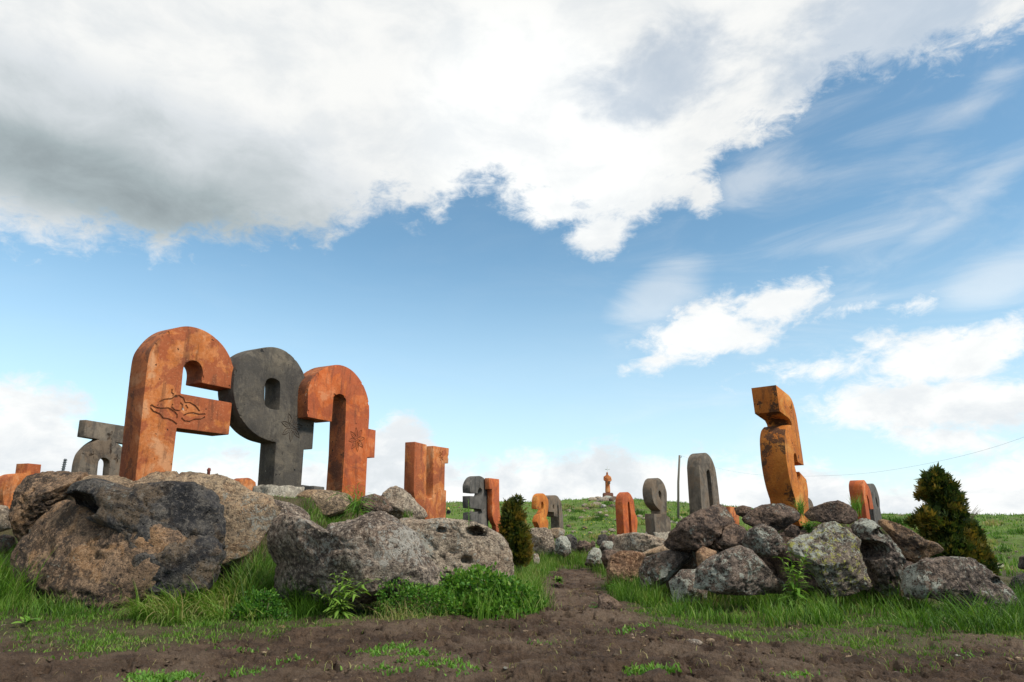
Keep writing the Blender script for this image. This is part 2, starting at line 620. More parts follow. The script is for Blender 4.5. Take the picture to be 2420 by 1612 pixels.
M['tuff_orange'] = letter_mat('tuff_orange', (.45, .135, .032), (.52, .185, .064), (.29, .070, .028), (.085, .035, .02), (.62, .52, .42), .22, .78)
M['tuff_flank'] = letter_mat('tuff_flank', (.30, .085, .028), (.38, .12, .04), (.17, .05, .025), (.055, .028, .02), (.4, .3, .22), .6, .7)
M['tuff_red'] = letter_mat('tuff_red', (.46, .100, .022), (.53, .145, .045), (.31, .072, .032), (.11, .04, .025), (.62, .52, .42), .2, .65)
M['tuff_amber'] = letter_mat('tuff_amber', (.46, .145, .022), (.52, .175, .032), (.38, .105, .022), (.075, .04, .025), (.36, .26, .19), .35, .6, 5.0, .56)
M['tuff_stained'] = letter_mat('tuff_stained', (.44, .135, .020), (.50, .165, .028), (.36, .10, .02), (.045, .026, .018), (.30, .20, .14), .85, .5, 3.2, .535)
M['tuff_grey'] = letter_mat('tuff_grey', (.085, .071, .055), (.122, .103, .080), (.068, .060, .052), (.035, .032, .03), (.33, .20, .06), .45, .6, pk=(1.35, 1.3, 1.22))
M['tuff_ash'] = letter_mat('tuff_ash', (.120, .097, .075), (.170, .138, .105), (.17, .108, .062), (.036, .031, .028), (.32, .28, .24), .5, .45, pk=(1.3, 1.26, 1.2))
M['tuff_slate'] = letter_mat('tuff_slate', (.088, .080, .070), (.125, .114, .10), (.066, .060, .053), (.028, .028, .028), (.16, .15, .13), .4, .5, pk=(1.3, 1.25, 1.2))
M['groove_rust'] = rock_mat('groove_rust', (.17, .055, .022), (.22, .075, .03), (.07, .03, .018), (.22, .08, .03), (.1, .09, .07), .4, .3, 0.0)
M['groove_dirt'] = rock_mat('groove_dirt', (.07, .045, .03), (.10, .062, .04), (.03, .02, .016), (.12, .07, .04), (.1, .09, .07), .4, .3, 0.0)
M['concrete'] = rock_mat('concrete', (.36, .32, .26), (.47, .43, .36), (.15, .13, .11), (.36, .27, .19), (.5, .48, .42), .3, .3, .2, 12, 0, .7)


def ground_mat():
    m, b, bs, out = mat_new('earth')
    tcn = b.new('ShaderNodeTexCoord')
    P = tcn.outputs['Object']
    at_ = b.new('ShaderNodeAttribute')
    at_.attribute_name = 'grass'
    far = b.new('ShaderNodeAttribute')
    far.attribute_name = 'far'
    n1 = b.noise(P, .9, 7, .62, .4)
    n2 = b.noise(P, 5.0, 9, .70, .2)
    n3 = b.noise(P, 34.0, 8, .72)
    n4 = b.noise(P, 120.0, 3, .7)
    c = b.mix(b.sstep(n2, .34, .68), (.058, .034, .021), (.145, .090, .056))
    c = b.mix(b.m('MULTIPLY', b.sstep(n1, .45, .62), .85), c, (.20, .138, .092))
    c = b.mix(b.m('MULTIPLY', b.sstep(n3, .52, .68), .65), c, (.026, .016, .011))
    c = b.mix(b.m('MULTIPLY', b.sstep(n4, .62, .74), .5), c, (.26, .21, .16))
    gcol = b.mix(b.sstep(n3, .36, .62), (.035, .045, .012), (.075, .105, .022))
    hn = b.noise(b.scale(P, (.22, .22, .22)), 1.0, 8, .68, .5)
    hn2 = b.noise(P, 1.6, 8, .72, .4)
    hc = b.ramp(hn2, [(.28, (.035, .055, .012)), (.42, (.070, .115, .014)), (.54, (.105, .19, .02)), (.63, (.14, .14, .045)), (.76, (.17, .13, .08))])
    hc = b.mix(b.m('MULTIPLY', b.sstep(hn, .50, .64), .65), hc, (.11, .085, .045))
    gcol = b.mix(far.outputs['Fac'], gcol, hc)
    c = b.mix(at_.outputs['Fac'], c, gcol)
    b.put(bs.inputs['Base Color'], c)
    b.put(bs.inputs['Roughness'], .88)
    h = b.m('ADD', b.m('MULTIPLY', n3, 1.0), b.m('MULTIPLY', n4, .35))
    nr = bump(b, None, n2, .8, .08)
    bump(b, bs, h, 1.0, .045, nr)
    return m


M['earth'] = ground_mat()


def leaf_mat(name, stops, trans=.35, rough=.55):
    m, b, bs, out = mat_new(name)
    t = b.new('ShaderNodeAttribute')
    t.attribute_name = 'tint'
    geo = b.new('ShaderNodeNewGeometry')
    c = b.ramp(t.outputs['Fac'], stops)
    nn = b.noise(geo.outputs['Position'], 3.0, 3, .6)
    c = b.mix(b.sstep(nn, .35, .7, 0, .35), c, b.vm('MULTIPLY', c, (.55, .62, .55)))
    b.put(bs.inputs['Base Color'], c)
    b.put(bs.inputs['Roughness'], rough)
    tr = b.new('ShaderNodeBsdfTranslucent')
    b.put(tr.inputs[0], b.vm('MULTIPLY', c, (1.25, 1.3, .7)))
    mx = b.new('ShaderNodeMixShader')
    mx.inputs[0].default_value = trans
    b.l.new(bs.outputs[0], mx.inputs[1])
    b.l.new(tr.outputs[0], mx.inputs[2])
    b.l.new(mx.outputs[0], out.inputs[0])
    return m


M['grass'] = leaf_mat('grass', [(0.0, (.020, .050, .007)), (.35, (.062, .145, .014)), (.62, (.130, .255, .026)), (.82, (.27, .33, .09)), (1.0, (.38, .29, .14))])
M['herb'] = leaf_mat('herb', [(0.0, (.016, .055, .010)), (.4, (.05, .15, .016)), (.75, (.13, .27, .028)), (1.0, (.26, .34, .07))], .32)
M['lush'] = leaf_mat('lush', [(0.0, (.05, .14, .02)), (.5, (.13, .28, .035)), (1.0, (.26, .38, .07))], .35)
M['thuja'] = leaf_mat('thuja', [(0.0, (.014, .030, .010)), (.4, (.045, .072, .014)), (.7, (.13, .115, .018)), (1.0, (.26, .165, .030))], .3)


def plain(name, c, rough=.7, metal=0.0, var=.35):
    m, b, bs, out = mat_new(name)
    tcn = b.new('ShaderNodeTexCoord')
    n = b.noise(tcn.outputs['Object'], 14.0, 6, .65)
    b.put(bs.inputs['Base Color'], b.mix(b.sstep(n, .35, .7, 0, var), c, (c[0] * .45, c[1] * .45, c[2] * .45)))
    b.put(bs.inputs['Roughness'], rough)
    b.put(bs.inputs['Metallic'], metal)
    bump(b, bs, n, .2, .01)
    return m


M['bark'] = plain('bark', (.12, .085, .06), .9)
M['pole_wood'] = plain('pole_wood', (.16, .14, .115), .85)
M['wire'] = plain('wire', (.11, .12, .13), .5)
M['cable'] = plain('cable', (.48, .52, .56), .5)
M['petal'] = plain('petal', (.65, .48, .03), .6)
M['black_cloth'] = plain('black_cloth', (.018, .018, .022), .9)
M['yellow_cloth'] = plain('yellow_cloth', (.62, .50, .06), .85)
M['skin'] = plain('skin', (.45, .28, .20), .6, 0, .1)

# ------------------------------------------------------------------ ground sheet
def build_ground():
    a1 = np.linspace(-41, 41, 1060)
    aL = np.linspace(-180, -41, 70)[:-1]
    aR = np.linspace(41, 180, 70)[1:-1]
    A = np.radians(np.concatenate([aL, a1, aR]))
    r = [.6, 1.2, 2.0, 2.6, 3.1]
    while r[-1] < 13.5:
        r.append(r[-1] * 1.0062)
    while r[-1] < 90:
        r.append(r[-1] * 1.013)
    while r[-1] < 1500:
        r.append(r[-1] * 1.12)
    r = np.array(r)
    nr, na = len(r), len(A)
    RR, AA = np.meshgrid(r, A, indexing='ij')
    x = (RR * np.sin(AA)).ravel()
    y = (RR * np.cos(AA)).ravel()
    z = gz(x, y)
    rr = RR.ravel()
    near = 1 - sm(rr, 11, 20)
    g = grassy(x, y)
    P = np.stack([x, y, 0 * x], 1)
    w = near * (1 - .5 * g)
    sel = w > .01
    Pz = P[sel]
    clod = np.zeros_like(z)
    warp = Pz + .12 * np.stack([fbm(Pz * 3, 2), fbm(Pz * 3 + 40, 2), 0 * Pz[:, 0]], 1)
    c1 = fbm(Pz * .8, 3) * .10
    c2 = ridged(warp * 2.6, 4, .55) * .026
    c3 = fbm(warp * 11, 5, .66) * .050
    c4 = -np.maximum(fbm(warp * 5.5 + 9, 3, .5) - .14, 0) * .26
    c5 = -np.clip(fbm(warp * np.array([6.5, 4.2, 1]) + 60, 3, .5) - .20, 0, .12) * .45
    clod[sel] = (c1 + c2 + c3 + c4 + c5) * w[sel]
    farm = sm(rr, 14, 26)
    sel2 = farm > 0
    hill = np.zeros_like(z)
    hill[sel2] = (fbm(P[sel2] * .35, 5, .6) * .35 + fbm(P[sel2] * 1.4 + 5, 3) * .10) * farm[sel2] * (rr[sel2] < 110)
    z = z + clod + hill
    g = np.where(rr > 9.5, np.maximum(g, sm(rr, 11.5, 13.5) * (1 - sm(pathdist(x, y), -.2, .1))), g)
    V = np.stack([x, y, z], 1)
    V = np.concatenate([V, [[0, 0, 0.0]]])
    i = np.arange(nr - 1)[:, None] * na + np.arange(na)[None, :]
    j = np.arange(nr - 1)[:, None] * na + (np.arange(na)[None, :] + 1) % na
    Fq = np.stack([i, j, j + na, i + na], -1).reshape(-1, 4)
    Fq = Fq[:, ::-1]
    o = mesh_np('ground', V, Fq, M['earth'], attrs={'grass': np.append(np.clip(g, 0, 1) * (.45 + .5 * farm), 0), 'far': np.append(farm, 0)})
    tag(o, kind='structure')
    return o


build_ground()

# ------------------------------------------------------------------ boulders
_ico_cache = {}


def ico_dirs(sub):
    if sub not in _ico_cache:
        bm = bmesh.new()
        bmesh.ops.create_icosphere(bm, subdivisions=sub, radius=1.0)
        V = np.array([v.co[:] for v in bm.verts], dtype=np.float64)
        Fq = np.array([[v.index for v in f.verts] for f in bm.faces], dtype=np.int32)
        bm.free()
        V /= np.linalg.norm(V, axis=1)[:, None]
        _ico_cache[sub] = (V, Fq)
    return _ico_cache[sub]


def radial(poly, cx, cz, n=240):
    th = np.linspace(-math.pi, math.pi, n, endpoint=False)
    rad = np.zeros(n)
    p = np.asarray(poly) - np.array([cx, cz])
    m = len(p)
    for i in range(m):
        a, b_ = p[i], p[(i + 1) % m]
        ex, ez = b_ - a
        dx, dz = np.cos(th), np.sin(th)
        det = dx * (-ez) + dz * ex
        det = np.where(np.abs(det) < 1e-9, 1e-9, det)
        t = (a[0] * (-ez) + a[1] * ex) / det
        s = (dx * a[1] - dz * a[0]) / det
        ok = (t > 0) & (s >= -1e-6) & (s <= 1 + 1e-6)
        rad = np.where(ok, np.maximum(rad, t), rad)
    k = np.array([.25, .5, .25])
    rad = np.convolve(np.concatenate([rad[-1:], rad, rad[:1]]), k, 'valid')
    return th, rad


def boulder(label, px, Y, mat, depth=.9, sub=5, seed=0, amp=.05, facets=10, pits=0, holes=(), pshape=.72, name='boulder', group=None, cat='boulder', strata=0.0, tilt=0.0):
    """a stone whose outline from the path is the given one, with its own depth"""
    rng = np.random.default_rng(100 + seed)
    if 13.4 <= Y < 18:                       # stones of the far wall are set a little into the ground
        my = sum(p[1] for p in px) / len(px)
        px = [(x, y + 9) if y > my else (x, y) for x, y in px]
    P = np.array([at(x, y, Y) for x, y in px])
    poly = P[:, [0, 2]]
    A = 0
    cx = cz = 0
    for i in range(len(poly)):
        x0, z0 = poly[i]
        x1, z1 = poly[(i + 1) % len(poly)]
        c = x0 * z1 - x1 * z0
        A += c
        cx += (x0 + x1) * c
        cz += (z0 + z1) * c
    cx /= 3 * A
    cz /= 3 * A
    th, rad = radial(poly, cx, cz)
    Dv, Fq = ico_dirs(sub)
    size = math.sqrt(abs(A / 2) / math.pi)
    rho = np.sqrt(Dv[:, 0] ** 2 + Dv[:, 2] ** 2)
    ang = np.arctan2(Dv[:, 2], Dv[:, 0])
    rr = np.interp(ang, np.append(th, math.pi), np.append(rad, rad[0]))
    smooth_r = np.convolve(np.concatenate([rad[-20:], rad, rad[:20]]), np.ones(41) / 41, 'valid')
    rs = np.interp(ang, np.append(th, math.pi), np.append(smooth_r, smooth_r[0]))
    wgt = rho ** 2
    R0 = rr * wgt + rs * (1 - wgt)
    pr = np.where(rho > 1e-6, rho ** (pshape - 1), 0)
    X = R0 * pr * Dv[:, 0]
    Z = R0 * pr * Dv[:, 2]
    Yd = depth * size * np.sign(Dv[:, 1]) * np.abs(Dv[:, 1]) ** .85
    V = np.stack([X, Yd, Z], 1)
    # flat broken faces
    for k in range(facets):
        n = rng.normal(size=3)
        n[1] = -abs(n[1]) * 1.4 if rng.random() < .8 else n[1]
        n /= np.linalg.norm(n)
        sup = (V @ n).max()
        d = sup * rng.uniform(.60, .84) if abs(n[1]) > .55 else sup * rng.uniform(.89, .97)
        over = np.maximum(V @ n - d, 0)
        V = V - (over * .90)[:, None] * n
    N = V / (np.linalg.norm(V, axis=1)[:, None] + 1e-9)
    off = rng.uniform(0, 60, 3)
    s = 1.0 / size
    q = V * s + off
    a = amp * size
    disp = fbm(q * 1.3, 4, .55) * a * 2.0 + (ridged(q * 2.3 + 7, 4, .55) - .2) * a * .8
    if strata:
        ax = np.array([math.sin(tilt), .15, math.cos(tilt)])
        lay = V @ ax * s * 5 + fbm(q * 1.5, 3) * 1.5
        disp += (np.abs((lay % 1) - .5) - .25) * strata * size
    fine = max(1.0, size * 7)
    disp += fbm(q * fine * .7, 5, .70) * .040 * min(1, size * 2.2)
    disp += (ridged(q * fine * .45 + 5, 4, .55) - .25) * .016 * min(1, size * 2)
    disp += -np.maximum(fbm(q * fine * 1.5 + 3, 3, .5) - .10, 0) * .09 * min(1, size * 2)
    V = V + N * disp[:, None]
    crk = np.clip(1 - np.abs(fbm(q * .95 + 50, 3, .45)) / .030, 0, 1) * sm(fbm(q * .8 + 90, 2), -.05, .1)
    V = V - N * (crk * .055 * size)[:, None]
    # bring the outline back to the one seen from the path
    nb = 56
    tgt = np.array([rad[int((k + .5) / nb * len(rad)) % len(rad)] for k in range(nb)])
    cb = (np.arange(nb) + .5) / nb * 2 * math.pi - math.pi
    for it in range(3):
        fz = Y / (Y + V[:, 1])
        xp = (cx + V[:, 0]) * fz - cx
        zp = (cz - CAM_H + V[:, 2]) * fz + CAM_H - cz
        an = np.arctan2(zp, xp)
        ra = np.hypot(xp, zp)
        bi = ((an + math.pi) / (2 * math.pi) * nb).astype(int) % nb
        mx = np.zeros(nb)
        np.maximum.at(mx, bi, ra)
        gap = np.clip(tgt - mx, -.25 * size, .30 * size)
        gap = np.convolve(np.concatenate([gap[-1:], gap, gap[:1]]), [.2, .6, .2], 'valid')
        mi = np.interp(an, np.concatenate([[cb[-1] - 2 * math.pi], cb, [cb[0] + 2 * math.pi]]), np.concatenate([[mx[-1]], mx, [mx[0]]]))
        gi = np.interp(an, np.concatenate([[cb[-1] - 2 * math.pi], cb, [cb[0] + 2 * math.pi]]), np.concatenate([[gap[-1]], gap, [gap[0]]]))
        k_ = gi * np.clip(ra / np.maximum(mi, 1e-4), 0, 1) ** 1.5 / np.maximum(ra, 1e-4)
        V[:, 0] += xp * k_ / fz
        V[:, 2] += zp * k_ / fz
    for k in range(pits):
        c = V[rng.integers(len(V))]
        pr_ = size * rng.uniform(.03, .085)
        d = np.linalg.norm((V - c) * np.array([1, 1, rng.uniform(1, 1.8)]), axis=1) / pr_
        V = V - N * (np.clip(1 - d, 0, 1) ** .6 * pr_ * .7)[:, None]
    for hx, hy, hr, hd in holes:
        c = at(hx, hy, Y) - np.array([cx, Y, cz])
        lat = np.hypot(V[:, 0] - c[0], (V[:, 2] - c[2]) * 1.7) / hr
        msk = (V[:, 1] < .1 * size)
        V[:, 1] += np.clip(1.25 - lat, 0, 1) ** .5 * hd * msk * (lat < 1.25)
    o = mesh_np(name, V, Fq, mat)
    o.location = (cx, Y, cz)
    tag(o, label, cat, group)
    return o


def zz(pts, sx, ox, oy):
    return [(x / sx + ox, y / sx + oy) for x, y in pts]


S1 = lambda p: zz(p, 2.84, 0, 1060)
S2 = lambda p: zz(p, 3.187, 560, 1120)
S3 = lambda p: zz(p, 3.468, 1160, 1160)
S4 = lambda p: zz(p, 3.27, 1700, 1140)

# --- left pile
boulder('largest brown boulder at the left, broad and pitted, long grass along its foot',
        S1([(40, 1000), (60, 830), (75, 700), (120, 620), (200, 520), (330, 400), (430, 320), (560, 350), (700, 430), (1000, 450), (1300, 450),
            (1480, 560), (1470, 800), (1420, 1000), (1100, 1130), (700, 1180), (300, 1160)]), 7.15, M['rock_brown'], .66, 6, 1, .07, 9, 60)
boulder('big smooth black rock overhanging the brown boulder below the letter like an F',
        S1([(430, 310), (470, 240), (520, 195), (620, 165), (740, 190), (860, 238), (1000, 228), (1150, 213), (1330, 225), (1450, 290), (1505, 370), (1520, 560),
            (1505, 760), (1460, 890), (1390, 970), (1200, 1020), (1000, 960), (900, 830), (830, 660), (740, 560), (620, 500), (530, 450), (450, 390)]), 7.1, M['rock_dark'], .56, 6, 2, .07, 6, 22,
        holes=[(210, 1195, .17, .28), (240, 1205, .10, .18), (172, 1185, .09, .12)])
boulder('blue-black rock wedge on the right front of the big brown boulder',
        S1([(790, 800), (850, 690), (1000, 615), (1150, 590), (1300, 545), (1450, 590), (1530, 700), (1470, 850), (1400, 960), (1250, 1020), (1000, 1020), (850, 940)]),
        6.88, M['rock_dark'], .55, 6, 3, .09, 10, 16)
boulder('brown boulder with a dark left edge at the far left end of the left pile',
        S1([(50, 440), (100, 270), (180, 180), (300, 152), (430, 148), (600, 155), (620, 230), (500, 330), (400, 420), (250, 560), (130, 640), (75, 560)]),
        7.75, M['rock_brown'], .9, 6, 4, .05, 10, 14, strata=.03)
boulder('wide tan rock slab carrying the tall letter like an F',
        S1([(350, 340), (400, 190), (500, 155), (700, 146), (1000, 150), (1300, 152), (1500, 172), (1620, 213), (1750, 285), (1870, 345), (1900, 430), (1820, 560),
            (1710, 690), (1590, 780), (1450, 850), (1000, 800), (500, 560)]), 7.62, M['rock_tan'], .50, 6, 5, .040, 9, 24)
boulder('speckled grey boulder in the front middle of the left pile',
        S2([(225, 560), (228, 430), (258, 330), (320, 290), (380, 268), (470, 278), (550, 328), (600, 375), (750, 365), (880, 330), (1000, 280), (1100, 268), (1180, 318),
            (1350, 420), (1420, 560), (1500, 655), (1580, 765), (1565, 860), (1400, 930), (960, 985), (650, 1000), (320, 960), (265, 860), (280, 700)]),
        6.95, M['rock_speckled'], .66, 6, 6, .055, 9, 46)
boulder('pale rounded boulder with two dark holes at the right end of the left pile',
        S2([(1180, 330), (1260, 308), (1400, 318), (1600, 328), (1800, 358), (1900, 398), (2000, 450), (2060, 540), (2090, 680), (2095, 810), (2060, 880), (1950, 870),
            (1800, 850), (1550, 800), (1380, 720), (1300, 560)]), 7.9, M['rock_pale'], .8, 6, 7, .045, 8, 30,
        holes=[(1123, 1255, .075, .22), (1103, 1322, .055, .14), (1048, 1253, .05, .1), (1075, 1304, .05, .05), (1140, 1262, .04, .12)])
boulder('tan mossy rock under the orange letter with the lily carving, green grass along its foot',
        zz([(690, 500), (900, 440), (1170, 385), (1500, 400), (1760, 430), (1910, 520), (1880, 640), (1760, 800), (1500, 860), (1200, 800), (950, 690), (760, 600)], 6.924, 560, 1100),
        9.6, M['rock_tan'], .8, 5, 8, .05, 8, 20)
boulder('craggy pale brown rock with a pointed top before the letter like a U',
        zz([(0, 700), (95, 620), (170, 598), (260, 640), (330, 700), (400, 780), (480, 860), (530, 925), (500, 990), (300, 990), (100, 960), (-120, 900), (-180, 760), (-90, 690)], 4.708, 900, 1020),
        10.4, M['rock_pale'], .8, 5, 9, .075, 14, 14)
boulder('dark stone between the tan mossy rock and the craggy pale rock on the left pile',
        [(842, 1190), (858, 1172), (885, 1166), (915, 1178), (930, 1205), (905, 1225), (865, 1222)], 10.0, M['rock_umber'], .8, 5, 10, .06, 8, 8)
boulder('grey shoulder of rock under the concrete footing of the dark round letter',
        [(560, 1210), (575, 1172), (605, 1174), (650, 1180), (695, 1190), (728, 1208), (735, 1235), (690, 1262), (600, 1260)], 8.35, M['rock_speckled'], .8, 5, 11, .05, 8, 10)
boulder('pale stone at the left edge of the picture below the orange letter',
        [(-30, 1215), (-10, 1190), (18, 1196), (34, 1222), (28, 1250), (0, 1258), (-25, 1245)], 8.2, M['rock_pale'], .9, 5, 12, .05, 8)
boulder('flat grey stone at the left edge of the picture half hidden by grass',
        [(-20, 1275), (10, 1262), (34, 1268), (40, 1286), (30, 1308), (-5, 1310)], 7.9, M['rock_umber'], .9, 5, 13, .05, 8)

# --- right pile
boulder('long dark oval rock on the right pile at the foot of the amber letter',
        S4([(165, 275), (230, 208), (330, 170), (480, 158), (580, 193), (630, 245), (622, 300), (540, 345), (400, 400), (270, 360), (190, 320)]), 8.05, M['rock_umber'], .8, 6, 20, .04, 6, 14)
boulder('long rounded rock on top of the right pile, right of the amber letter',
        S4([(645, 245), (700, 188), (830, 150), (920, 136), (1000, 168), (1065, 228), (1075, 292), (1010, 330), (880, 320), (700, 305)]), 8.15, M['rock_umber'], .85, 6, 21, .04, 6, 16)
boulder('small blocky brown stone left of the oval rock on the right pile',
        S4([(112, 195), (180, 176), (250, 192), (240, 245), (190, 275), (130, 250)]), 8.35, M['rock_umber'], .9, 5, 22, .05, 8)
boulder('big angular dark rock tilted up at the left end of the right pile',
        S3([(1400, 440), (1450, 340), (1560, 228), (1700, 158), (1850, 103), (1905, 108), (1960, 175), (2015, 262), (1920, 330), (1840, 420), (1760, 480), (1600, 500), (1470, 490)]),
        7.95, M['rock_umber'], .8, 6, 23, .085, 16, 12, strata=.05, tilt=.5)
boulder('dark grey rock beneath the angular tilted rock on the right pile',
        S4([(-30, 470), (5, 410), (32, 345), (112, 313), (200, 350), (235, 430), (190, 520), (60, 540)]), 7.85, M['rock_umber'], .8, 5, 24, .06, 9, 10)
boulder('dark rock with white lichen spots below the long oval rock on the right pile',
        S4([(170, 470), (195, 390), (240, 350), (330, 316), (420, 350), (500, 440), (515, 510), (440, 580), (330, 580), (210, 540)]), 7.6, M['rock_lichen'], .8, 6, 25, .07, 10, 22)
boulder('small round brown stone wedged between the dark lichen rock and the yellow lichen boulder',
        S4([(495, 370), (555, 322), (615, 340), (625, 400), (560, 430), (510, 415)]), 7.75, M['rock_umber'], .9, 5, 26, .04, 6)
boulder('pale porous lichen boulder low in the right pile, left of the tall weed',
        S3([(1645, 800), (1660, 740), (1680, 620), (1780, 535), (1880, 498), (2000, 450)]) +
        S4([(160, 482), (250, 518), (330, 598), (430, 698), (515, 790), (500, 870), (300, 880), (0, 870)]), 7.0, M['rock_lichen'], .75, 6, 27, .06, 8, 60)
boulder('large boulder blotched with yellow lichen in the middle of the right pile',
        S4([(515, 520), (530, 438), (620, 398), (700, 388), (800, 308), (900, 298), (1000, 368), (1105, 450), (1090, 520), (1110, 580), (1155, 700), (1190, 820), (1000, 880), (900, 890),
            (830, 890), (780, 830), (700, 690), (620, 610)]), 7.0, M['rock_yellow'], .7, 6, 28, .07, 12, 50)
boulder('tall boulder with a deep dark hollow right of the yellow lichen boulder',
        S4([(1005, 335), (1100, 268), (1200, 288), (1300, 388), (1400, 518), (1452, 610), (1430, 700), (1410, 860), (1300, 880), (1200, 840), (1130, 640), (1090, 500), (1030, 410)]),
        7.15, M['rock_lichen'], .75, 6, 29, .09, 14, 40, holes=[(2045, 1300, .13, .36), (2068, 1262, .09, .2)])
boulder('long smooth brown slab sloping down to the right in front of the big conifer',
        S4([(1200, 290), (1300, 278), (1400, 318), (1500, 378), (1580, 430), (1700, 468), (1742, 518), (1722, 552), (1650, 575), (1560, 615), (1480, 640), (1420, 600), (1340, 460)]),
        7.6, M['rock_brown'], .75, 6, 30, .05, 10, 8, strata=.02)
boulder('big lichen-patched boulder at the far right end of the right pile',
        S4([(1400, 760), (1430, 640), (1500, 608), (1600, 570), (1750, 566), (1950, 580), (2050, 640), (2150, 718), (2270, 830), (2335, 920), (2335, 990), (2240, 1065), (2050, 1075),
            (1900, 1000), (1750, 930), (1550, 900), (1430, 920)]), 6.75, M['rock_lichen'], .7, 6, 31, .06, 10, 36, holes=[(2345, 1372, .05, .1)])
boulder('orange-brown block at the left foot of the right pile beside the path',
        S3([(945, 640), (975, 530), (1060, 488), (1200, 488), (1275, 520), (1250, 600), (1215, 660), (1205, 720), (1060, 800), (980, 810), (945, 730)]), 9.3, M['rock_rust'], .8, 6, 32, .05, 12, 10)
boulder('black and white mottled boulder between the orange-brown block and the pale porous boulder',
        S3([(1205, 650), (1260, 535), (1400, 498), (1500, 468), (1600, 448), (1700, 462), (1660, 570), (1540, 650), (1430, 760), (1310, 830), (1230, 810)]), 8.1, M['rock_lichen'], .75, 6, 33, .08, 12, 40)
boulder('small rusty rounded stone under the angular tilted rock',
        S3([(1680, 500), (1735, 452), (1855, 495), (1840, 560), (1760, 640), (1690, 640)]), 7.75, M['rock_rust'], .8, 5, 34, .05, 7)
boulder('grey sloping slab under the grey letter like a nine',
        [(1445, 1300), (1455, 1262), (1492, 1257), (1525, 1260), (1568, 1272), (1600, 1290), (1590, 1312), (1530, 1320), (1470, 1312)], 12.8, M['rock_pale'], .9, 5, 35, .07, 10, 10)
boulder('small wedge of tan stone standing in the mud path',
        S3([(872, 960), (880, 850), (940, 838), (1040, 898), (1085, 950), (1040, 1010), (900, 1020)]), 6.75, M['rock_umber'], .8, 5, 36, .04, 9)
boulder('added dark filler boulder for the shaded gap behind the pale porous boulder',
        [(1560, 1330), (1590, 1285), (1660, 1262), (1740, 1255), (1800, 1275), (1830, 1330), (1840, 1400), (1700, 1420), (1580, 1400)], 8.35, M['rock_umber'], .8, 5, 60, .07, 10)  # filler stone, added to darken the gaps between the front boulders
boulder('added dark filler boulder for the shaded gap behind the yellow lichen boulder',
        [(1800, 1290), (1840, 1255), (1920, 1245), (2000, 1245), (2090, 1270), (2140, 1330), (2150, 1400), (1980, 1420), (1820, 1410)], 8.3, M['rock_umber'], .8, 5, 61, .07, 10)  # second added filler, stands in for the shade of the gaps
boulder('added dark filler rock for the shaded gap left of the lichen-patched boulder',
        [(2060, 1330), (2100, 1310), (2160, 1330), (2190, 1380), (2160, 1430), (2080, 1430), (2040, 1390)], 7.5, M['rock_umber'], .8, 5, 62, .07, 10)  # low filler added so this shaded gap stays dark
boulder('low grey rock between the mottled boulder and the pale porous boulder, half sunk in grass',
        [(1580, 1375), (1610, 1345), (1650, 1345), (1675, 1375), (1670, 1420), (1590, 1425)], 7.6, M['rock_lichen'], .8, 5, 63, .07, 10)
# --- stones round the path head
boulder('large flat-faced pale slab under the letter like a two',
        zz([(385, 300), (500, 235), (800, 230), (900, 300), (960, 500), (1005, 780), (960, 825), (740, 830), (560, 660), (430, 480)], 8.712, 1200, 1220), 15.6, M['rock_pale'], .8, 5, 40, .045, 10, 8)
boulder('short block propping up the pale slab at the head of the path',
        zz([(790, 845), (960, 835), (1000, 960), (940, 1060), (820, 1040)], 8.712, 1200, 1220), 15.7, M['rock_brown'], .8, 4, 41, .04, 8)
boulder('small pinkish stone left of the pale slab, beside the little conifer',
        zz([(520, 880), (560, 770), (630, 765), (660, 880), (640, 1030), (560, 1010)], 8.712, 1200, 1220), 14.6, M['rock_pale'], .8, 4, 42, .05, 8)
boulder('flat tan stone under the grey arch letter behind the path',
        zz([(850, 300), (900, 245), (1060, 235), (1180, 280), (1160, 370), (1000, 390), (900, 370)], 8.712, 1200, 1220), 17.6, M['rock_tan'], .9, 4, 43, .05, 8)
boulder('knobbly pale stone with hollows right of the pale slab at the path head',
        zz([(960, 640), (980, 480), (1100, 390), (1220, 420), (1300, 560), (1310, 680), (1180, 780), (1020, 700)], 8.712, 1200, 1220), 15.2, M['rock_lichen'], .9, 5, 44, .1, 10, 14)
boulder('dark stone leaning in the wall at the far end of the path',
        zz([(1180, 400), (1300, 360), (1420, 450), (1460, 560), (1400, 700), (1290, 640)], 8.712, 1200, 1220), 16.0, M['rock_dark'], .9, 4, 45, .07, 8)
boulder('round grey stone in the low wall behind the path, right of the dark leaning stone',
        zz([(1400, 640), (1460, 500), (1600, 500), (1720, 560), (1700, 660), (1580, 780), (1440, 740)], 8.712, 1200, 1220), 15.6, M['rock_umber'], .9, 4, 46, .06, 8)
boulder('small grey stone in the low wall, upper right of the round grey stone',
        zz([(1690, 560), (1740, 500), (1810, 530), (1800, 610), (1720, 630)], 8.712, 1200, 1220), 16.0, M['rock_umber'], .9, 4, 47, .06, 8)
boulder('pale stone sunk in the grass where the path turns out of sight',
        zz([(1570, 930), (1660, 740), (1780, 635), (1900, 670), (1950, 800), (1950, 950), (1760, 980)], 8.712, 1200, 1220), 13.6, M['rock_lichen'], .9, 5, 48, .07, 8, 8)
boulder('dark round stone in the low wall left of the orange arch letter',
        [(1409, 1276), (1415, 1264), (1430, 1261), (1440, 1268), (1438, 1282), (1420, 1286)], 16.0, M['rock_dark'], .9, 4, 49, .05, 8)
boulder('dark upright stone touching the foot of the orange arch letter',
        [(1436, 1284), (1438, 1266), (1450, 1261), (1459, 1268), (1458, 1288), (1444, 1290)], 15.6, M['rock_umber'], .9, 4, 50, .05, 8)
